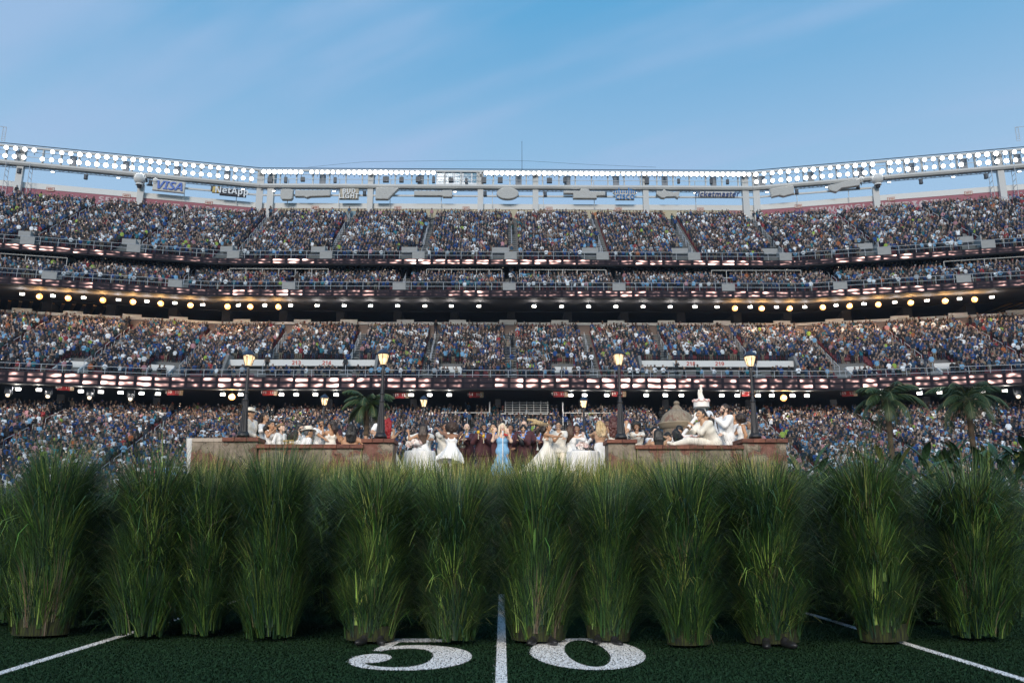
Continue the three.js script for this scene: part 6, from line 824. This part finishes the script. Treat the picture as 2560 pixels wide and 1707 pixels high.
const bladeTone = R => { const r = R(); let c = r < 0.42 ? G1 : r < 0.72 ? G3 : r < 0.91 ? G2 : r < 0.965 ? G4 : G5; const k = 0.55 + R() * 0.85; return c.map(q => q * k); };
const RG = rng(31);
function tier(n, y0, rIn, len, spread, bendMax, seed, flatZ = 0.72, w = 0.0062, arcs = 0.07) { // tufts of blades that share a root, a lean and a tone
  const R = rng(seed), l = [], per = 20, nt = Math.round(n / per);
  for (let k = 0; k < nt; k++) {
    const a = k / nt * 6.283 * 7 + R() * 0.6, r = rIn * Math.sqrt(0.3 + 0.7 * R()), x = Math.cos(a) * r, z = Math.sin(a) * r * flatZ, out = Math.atan2(z, x) + (R() - 0.5) * 1.1, tilt = (0.02 + R() * R() * 0.75) * spread, L = len * (0.62 + 0.48 * R()), bd = bendMax * (0.1 + R()), yy = y0 + (R() - 0.25) * 0.22, tone = bladeTone(R);
    for (let i = 0; i < per; i++) { const arc = R() < arcs, j = R(); l.push([x + (R() - 0.5) * 0.05, yy, z + (R() - 0.5) * 0.05, out + (R() - 0.5) * 1.3, Math.max(0, tilt + (R() - 0.45) * 0.42), L * (0.7 + 0.42 * R()), arc ? 1.1 + R() * 1.5 : bd + (R() - 0.4) * 0.3, w * (0.55 + 0.5 * R()) * (arc ? 1.7 : 1) * (k % 5 === 0 ? 1.6 : 1), j < 0.62 ? tone.map(q => q * (0.75 + 0.5 * R())) : bladeTone(R)]); }
  }
  return bladeGeo(l, 4);
}
const bodyCore = (H, r) => { const g = lathe([[0.001, 0.1], [r * 0.9, 0.11], [r * 0.95, 0.5], [r, 0.9], [r * 0.9, H * 0.62], [r * 0.5, H * 0.72], [0.001, H * 0.74]], 14); g.scale(1, 1, 0.72); return g; };
const mCore = mat([0.040, 0.080, 0.022], 1), mShoe = mat([0.015, 0.015, 0.017], 0.4), mBase = mat([0.055, 0.075, 0.012], 0.9, { map: noiseTex(256, 32, (u, v) => { const n = 0.5 + 0.6 * noise(u * 130, v * 1.5, 3) + 0.2 * noise(u * 40, 1, 2); return [n, n, n * 0.8]; }) });
const shoeGeo = (() => { const g = net((x, y, z) => Math.max(smin(ell(x, y, z, 0, 0.035, 0.05, 0.045, 0.042, 0.10), ell(x, y, z, 0, 0.06, -0.04, 0.042, 0.055, 0.055), 0.03), -y), [-0.07, -0.015, -0.12], [0.07, 0.13, 0.18], 0.012); return g; })();
const costumeProtos = [];
for (let v = 0; v < 7; v++) {
  const s = v * 17 + 3, k = 0.95 + 0.035 * ((v * 3) % 7), wl = [0.5, 1.0, 0.7, 1.3, 0.9, 1.2, 0.6][v];
  const lo = [[2400, 0.09, 0.29], [2400, 0.09, 0.25], [2200, 0.09, 0.31], [2500, 0.09, 0.27], [2300, 0.09, 0.23], [2200, 0.09, 0.3], [2500, 0.09, 0.24]][v];
  costumeProtos.push({ lower: tier(lo[0], lo[1], lo[2], 0.86, 0.62, 1.1 * (0.6 + 0.4 * wl), s, 0.78, 0.0074, 0.13 * wl), middle: tier(2300, 0.56, 0.25, 0.92, 0.74, 1.25 * (0.6 + 0.4 * wl), s + 1, 0.85, 0.0070, 0.28 * wl), upper: tier(2800, 1.02, 0.20, 1.16 * k, 0.80, 1.05, s + 2, 1.0, 0.0068, 0.30 * wl), r: lo[2] });
}
const lightProtos = []; for (let v = 0; v < 3; v++) { const s = 300 + v * 11, w = 0.0105; lightProtos.push({ lower: tier(820, 0.09, 0.27, 0.86, 0.5, 0.9, s, 0.75, w, 0.1), middle: tier(860, 0.56, 0.25, 0.92, 0.62, 1.1, s + 1, 0.85, w, 0.18), upper: tier(1500, 1.02, 0.2, 1.16, 0.68, 0.95, s + 2, 1.0, w * 0.85, 0.15), r: 0.27 }); }
function costume(x, z, turn, sc, v, label, shoes, band, tallY = 1) {
  const p = v < 7 ? costumeProtos[v] : lightProtos[v - 7], t = thing('grass_costume', label, 'grass costume', [x, 0, z], turn, 'grass costumes standing on the field'); t.scale.set(sc * (0.92 + RG() * 0.22), sc * tallY * (0.96 + RG() * 0.08), sc * (0.95 + RG() * 0.15)); t.rotation.z = (RG() - 0.5) * 0.12; t.rotation.x = (RG() - 0.5) * 0.05;
  obj('lower_grass', p.lower, mBlade, t); obj('middle_grass', p.middle, mBlade, t); obj('upper_grass', p.upper, mBlade, t); obj('suit', coreGeo, mCore, t);
  if (band) { const g = bandGeos[v] ??= (() => { const q = new THREE.CylinderGeometry(p.r * 1.06, p.r * 1.0, 0.17, 26, 1, true); q.scale(1, 1, 0.72); q.translate(0, 0.12, 0); return q; })(); obj('base_band', g, mBase, t); }
  if (shoes) for (const e of [-0.1, 0.1]) { const s = obj('shoe', shoeGeo, mShoe, t); s.position.set(e, 0, 0.2); s.rotation.y = -turn + e * 3; }
}
const coreGeo = bodyCore(2.0, 0.2), bandGeos = {};
mBase.side = THREE.DoubleSide;
const TALL = [1.10, 1.07, 1.0, 1.02, 1.0, 0.98, 0.99, 0.95, 0.99, 1.0, 1.04, 1.04];
const FRONT = [[76, 1592, 1.02, 0, 'leftmost grass costume at the left frame edge'], [332, 1596, 1.0, 5, 'dark narrow grass costume left of the left slanting line end'], [492, 1592, 0.94, 4, 'slim grass costume, third from left in the front row'], [664, 1600, 1.0, 2, 'bushy grass costume leaning over bright stubs, fourth in the front row'], [918, 1606, 0.98, 3, 'grass costume standing just left of the painted 5'], [1132, 1610, 0.98, 1, 'grass costume standing on the right end of the painted 5'], [1348, 1605, 1.0, 0, 'grass costume with wide yellow base right of the centre line'], [1526, 1603, 0.95, 6, 'grass costume standing on the top of the painted 0'], [1733, 1616, 0.97, 4, 'grass costume right of the painted 0 with yellow base'], [1950, 1612, 1.0, 1, 'grass costume with black band round its foot'], [2232, 1606, 1.03, 3, 'grass costume standing on the right slanting line'], [2478, 1600, 1.02, 5, 'rightmost dark grass costume at the right frame edge']];
FRONT.forEach(([px, py, s, v, lab], i) => { const q = ground(px, py + 7); costume(q.x, q.z - 0.18, (RG() - 0.5) * 0.5, s * 0.97, v, lab, [4, 6, 7, 9].includes(i), [0, 4, 6, 7, 8, 9, 10].includes(i), TALL[i]); });
// rows behind, placed in the gaps and closing to a hedge
let rowNo = 0;
for (const [d, step, x0, s] of [[11.2, 1.12, -7.6, 0.98], [12.7, 1.05, -8.8, 0.98], [14.4, 1.05, -9.8, 0.99]]) { let n = 0; for (let x = x0; x < -x0 + 0.3; x += step) { const xx = x + (RG() - 0.5) * 0.35; if (Math.abs(xx) < 0.42 && d < 12) continue; costume(xx, -d + (RG() - 0.5) * 0.5, RG() * 6.28, s * (0.92 + RG() * 0.12), 7 + Math.floor(RG() * 3), ordinal(n++) + ' grass costume from the left in the ' + ['second', 'third', 'fourth'][rowNo] + ' row of grass', false, false, xx < -4.6 || xx > 5.5 ? 0.95 : 1.0); } rowNo++; }
// pale grass planted along the stage edge
function planting(name, n, xa, xb, da, db, y0, len, tone, label, tri = 4, w = 0.007) { const R = rng(n), l = []; for (let i = 0; i < n; i++) { const x = lerp(xa, xb, R()), d = lerp(da, db, Math.sqrt(R())), clump = 0.5 + 0.6 * fbm(x * 1.3, d * 1.3, 3, 3); const arc = R() < 0.3; l.push([x, y0(d) - 0.05, -d, R() * 6.283, R() * 0.25, len * (0.55 + 0.5 * R()) * (0.75 + 0.4 * clump), arc ? 1.2 + R() * 1.4 : 0.2 + R() * 0.5, w * (0.7 + 0.6 * R()), tone(R)]); } const m = obj(name, bladeGeo(l, tri), mBlade); tag(m, label, 'grass', null, 'stuff'); return m; }
const goldTone = R => { const r = R(), c = r < 0.36 ? [0.31, 0.31, 0.08] : r < 0.64 ? [0.15, 0.20, 0.04] : r < 0.86 ? [0.05, 0.09, 0.018] : [0.46, 0.40, 0.17]; const k = 0.7 + 0.6 * R(); return c.map(q => q * k); };
const xL = at(472, 1140, 17.3).x, xR = at(1960, 1140, 17.3).x;
{ const t = thing('planter_ramp', 'sloping planted bank in front of the stage hidden by grass', 'bank'); const sh = new THREE.Shape([[15.6, 0.9], [17.85, 2.1], [17.85, 0.0], [15.6, 0.0]].map(q => new THREE.Vector2(...q))), g = new THREE.ExtrudeGeometry(sh, { depth: xR - xL, bevelEnabled: false }); g.rotateY(Math.PI / 2); g.translate(xL, 0, 0); obj('soil', g, mat([0.02, 0.018, 0.012], 1), t); }
planting('stage_edge_grass', 15000, xL, xR, 15.7, 17.8, d => 0.9 + (d - 15.6) * 0.533, 1.04, goldTone, 'dense pale green and gold grass planted along the stage edge', 4, 0.0125);
console.log('grass done');

// ================= PALMS AND BROADLEAF PLANTS =================
const mFrond = mat([0.024, 0.050, 0.014], 0.6, { side: THREE.DoubleSide }), mTrunk = mat([0.12, 0.09, 0.058], 0.9, { map: noiseTex(64, 256, (u, v) => { const r = 0.5 + 0.3 * Math.sin(v * 150 + 2 * noise(u * 8, v * 20, 1)) + 0.35 * noise(u * 30, v * 90, 4); return [0.55 + 0.35 * r, 0.52 + 0.33 * r, 0.5 + 0.3 * r]; }) }), mRachis = mat([0.10, 0.11, 0.04], 0.6);
function palm(px, pyCrown, d, base, fr, label, seed, nFr = 15) {
  const R = rng(seed), q = at(px, pyCrown, d), H = q.y - base, t = thing('palm_tree', label, 'palm', [q.x, base, q.z]);
  obj('trunk', [lathe([[0.085, 0], [0.075, H * 0.5], [0.085, H - 0.25], [0.12, H - 0.08], [0.06, H]], 14)], mTrunk, t);
  const boots = []; for (let i = 0; i < 16; i++) { const a = R() * 6.28, y = H - 0.42 + R() * 0.4; boots.push(put(cyl(0.012, 0.03, 0.22, 0, 0, 0, 5), Math.cos(a) * 0.1, y, Math.sin(a) * 0.1, 0.4 * Math.sin(a), 0, -0.4 * Math.cos(a))); } obj('leaf_bases', boots, mat([0.13, 0.085, 0.045], 0.95), t);
  for (let f = 0; f < nFr; f++) { const a = f / nFr * 6.283 + R() * 0.4, el = (f % 3 === 0 ? 1.15 : f % 3 === 1 ? 0.6 : 0.05) + (R() - 0.5) * 0.35, L = fr * (0.8 + 0.35 * R()), pts = []; let x = 0, y = H, z = 0, th = el; for (let s = 0; s <= 9; s++) { pts.push(V(x, y, z)); const st = L / 9; x += Math.cos(a) * Math.cos(th) * st; z += Math.sin(a) * Math.cos(th) * st; y += Math.sin(th) * st; th -= 0.19 + 0.05 * R(); }
    const F = obj('frond', tube(pts, 0.011, 4, 10), mRachis, t), pos = []; const curve = new THREE.CatmullRomCurve3(pts); for (let k = 0; k < 64; k++) { const u = 0.12 + 0.88 * (k >> 1) / 32, p = curve.getPoint(u), tg = curve.getTangent(u), sd = V(-Math.sin(a), 0, Math.cos(a)).multiplyScalar(k & 1 ? 1 : -1), ll = fr * 0.36 * Math.sin(Math.PI * (0.18 + 0.78 * u)) * (0.8 + 0.4 * R()), dr = sd.multiplyScalar(0.75).add(tg.clone().multiplyScalar(0.65)).add(V(0, -0.28 - 0.3 * R(), 0)).normalize(), m = p.clone().addScaledVector(dr, ll * 0.5), e = p.clone().addScaledVector(dr, ll).add(V(0, -ll * 0.18, 0)), w = tg.clone().multiplyScalar(0.011); pos.push(p.x - w.x, p.y - w.y, p.z - w.z, p.x + w.x, p.y + w.y, p.z + w.z, m.x + w.x * 1.2, m.y + w.y * 1.2, m.z + w.z * 1.2, p.x - w.x, p.y - w.y, p.z - w.z, m.x + w.x * 1.2, m.y + w.y * 1.2, m.z + w.z * 1.2, m.x - w.x * 1.2, m.y - w.y * 1.2, m.z - w.z * 1.2, m.x - w.x * 1.2, m.y - w.y * 1.2, m.z - w.z * 1.2, m.x + w.x * 1.2, m.y + w.y * 1.2, m.z + w.z * 1.2, e.x, e.y, e.z); }
    const g = new THREE.BufferGeometry(); g.setAttribute('position', new THREE.Float32BufferAttribute(pos, 3)); g.computeVertexNormals(); obj('leaflets', g, mFrond, F); }
}
palm(918, 1012, 24.5, FLOOR, 1.0, 'palm tree behind the left low wall', 4, 17); palm(2217, 1000, 24, 0.0, 1.28, 'left of the two palms standing right of the stage', 12, 16); palm(2420, 1002, 24, 0.0, 1.3, 'right of the two palms standing right of the stage', 19, 17);
// broad-leaved plants right of the stage
const mBroad = [[0.018, 0.045, 0.016], [0.03, 0.065, 0.02], [0.10, 0.10, 0.025], [0.012, 0.032, 0.014]].map(c => mat(c, 0.4, { side: THREE.DoubleSide }));
const broadLeaf = (() => { const pos = [], n = 9; const P = []; for (let i = 0; i <= n; i++) { const u = i / n, w = 0.085 * Math.pow(Math.sin(Math.PI * Math.min(0.999, 0.06 + 0.94 * u)), 0.8), th = 0.25 + u * 0.9, y = 0.62 * (u - 0.18 * u * u), z = 0.26 * u * u; P.push([[-w, y - w * 0.15, z + w * 0.35], [0, y, z], [w, y - w * 0.15, z + w * 0.35]]); } for (let i = 0; i < n; i++) for (const s of [0, 1]) { const a = P[i][s], b = P[i][s + 1], c = P[i + 1][s + 1], d = P[i + 1][s]; pos.push(...a, ...b, ...c, ...a, ...c, ...d); } const g = new THREE.BufferGeometry(); g.setAttribute('position', new THREE.Float32BufferAttribute(pos, 3)); g.computeVertexNormals(); return g; })();
let pn = 0; const RP = rng(88);
for (let px = 1990; px < 2600; px += 44) { const top = px < 2130 ? 1118 : px < 2260 ? 1096 : 1082, d = 17.2 + RP() * 1.6, q = at(px + RP() * 20, top + RP() * 22, d), t = thing('broadleaf_plant', ordinal(pn++) + ' broad-leaved dark plant from the left, right of the stage', 'plant', [q.x, 0, q.z], RP() * 6.28, 'broad-leaved plants right of the stage'), H = q.y - 0.45; for (let s = 0; s < 2; s++) obj('stem', rod(V(s * 0.1, 0, 0), V(s * 0.16 - 0.04, H, (RP() - 0.5) * 0.2), 0.022, 6, 0.014), mBroad[1], t); for (let i = 0; i < 15; i++) { const l = obj('leaf', broadLeaf, mBroad[Math.floor(RP() * RP() * 4)], t); l.position.set((RP() - 0.5) * 0.3, H - RP() * 0.9 + (i < 4 ? 0.05 : 0), (RP() - 0.5) * 0.3); l.rotation.set(0.1 + RP() * 0.7, RP() * 6.28, 0, 'YXZ'); l.scale.setScalar(0.75 + RP() * 0.45); } }
console.log('plants done');
scene.fog = new THREE.FogExp2(0xbfd4ee, 0.0002);
scene.traverse(o => { if (o.isMesh) { o.castShadow = true; o.receiveShadow = true; } });
renderer.setSize(1024, 682);
renderer.render(scene, camera);
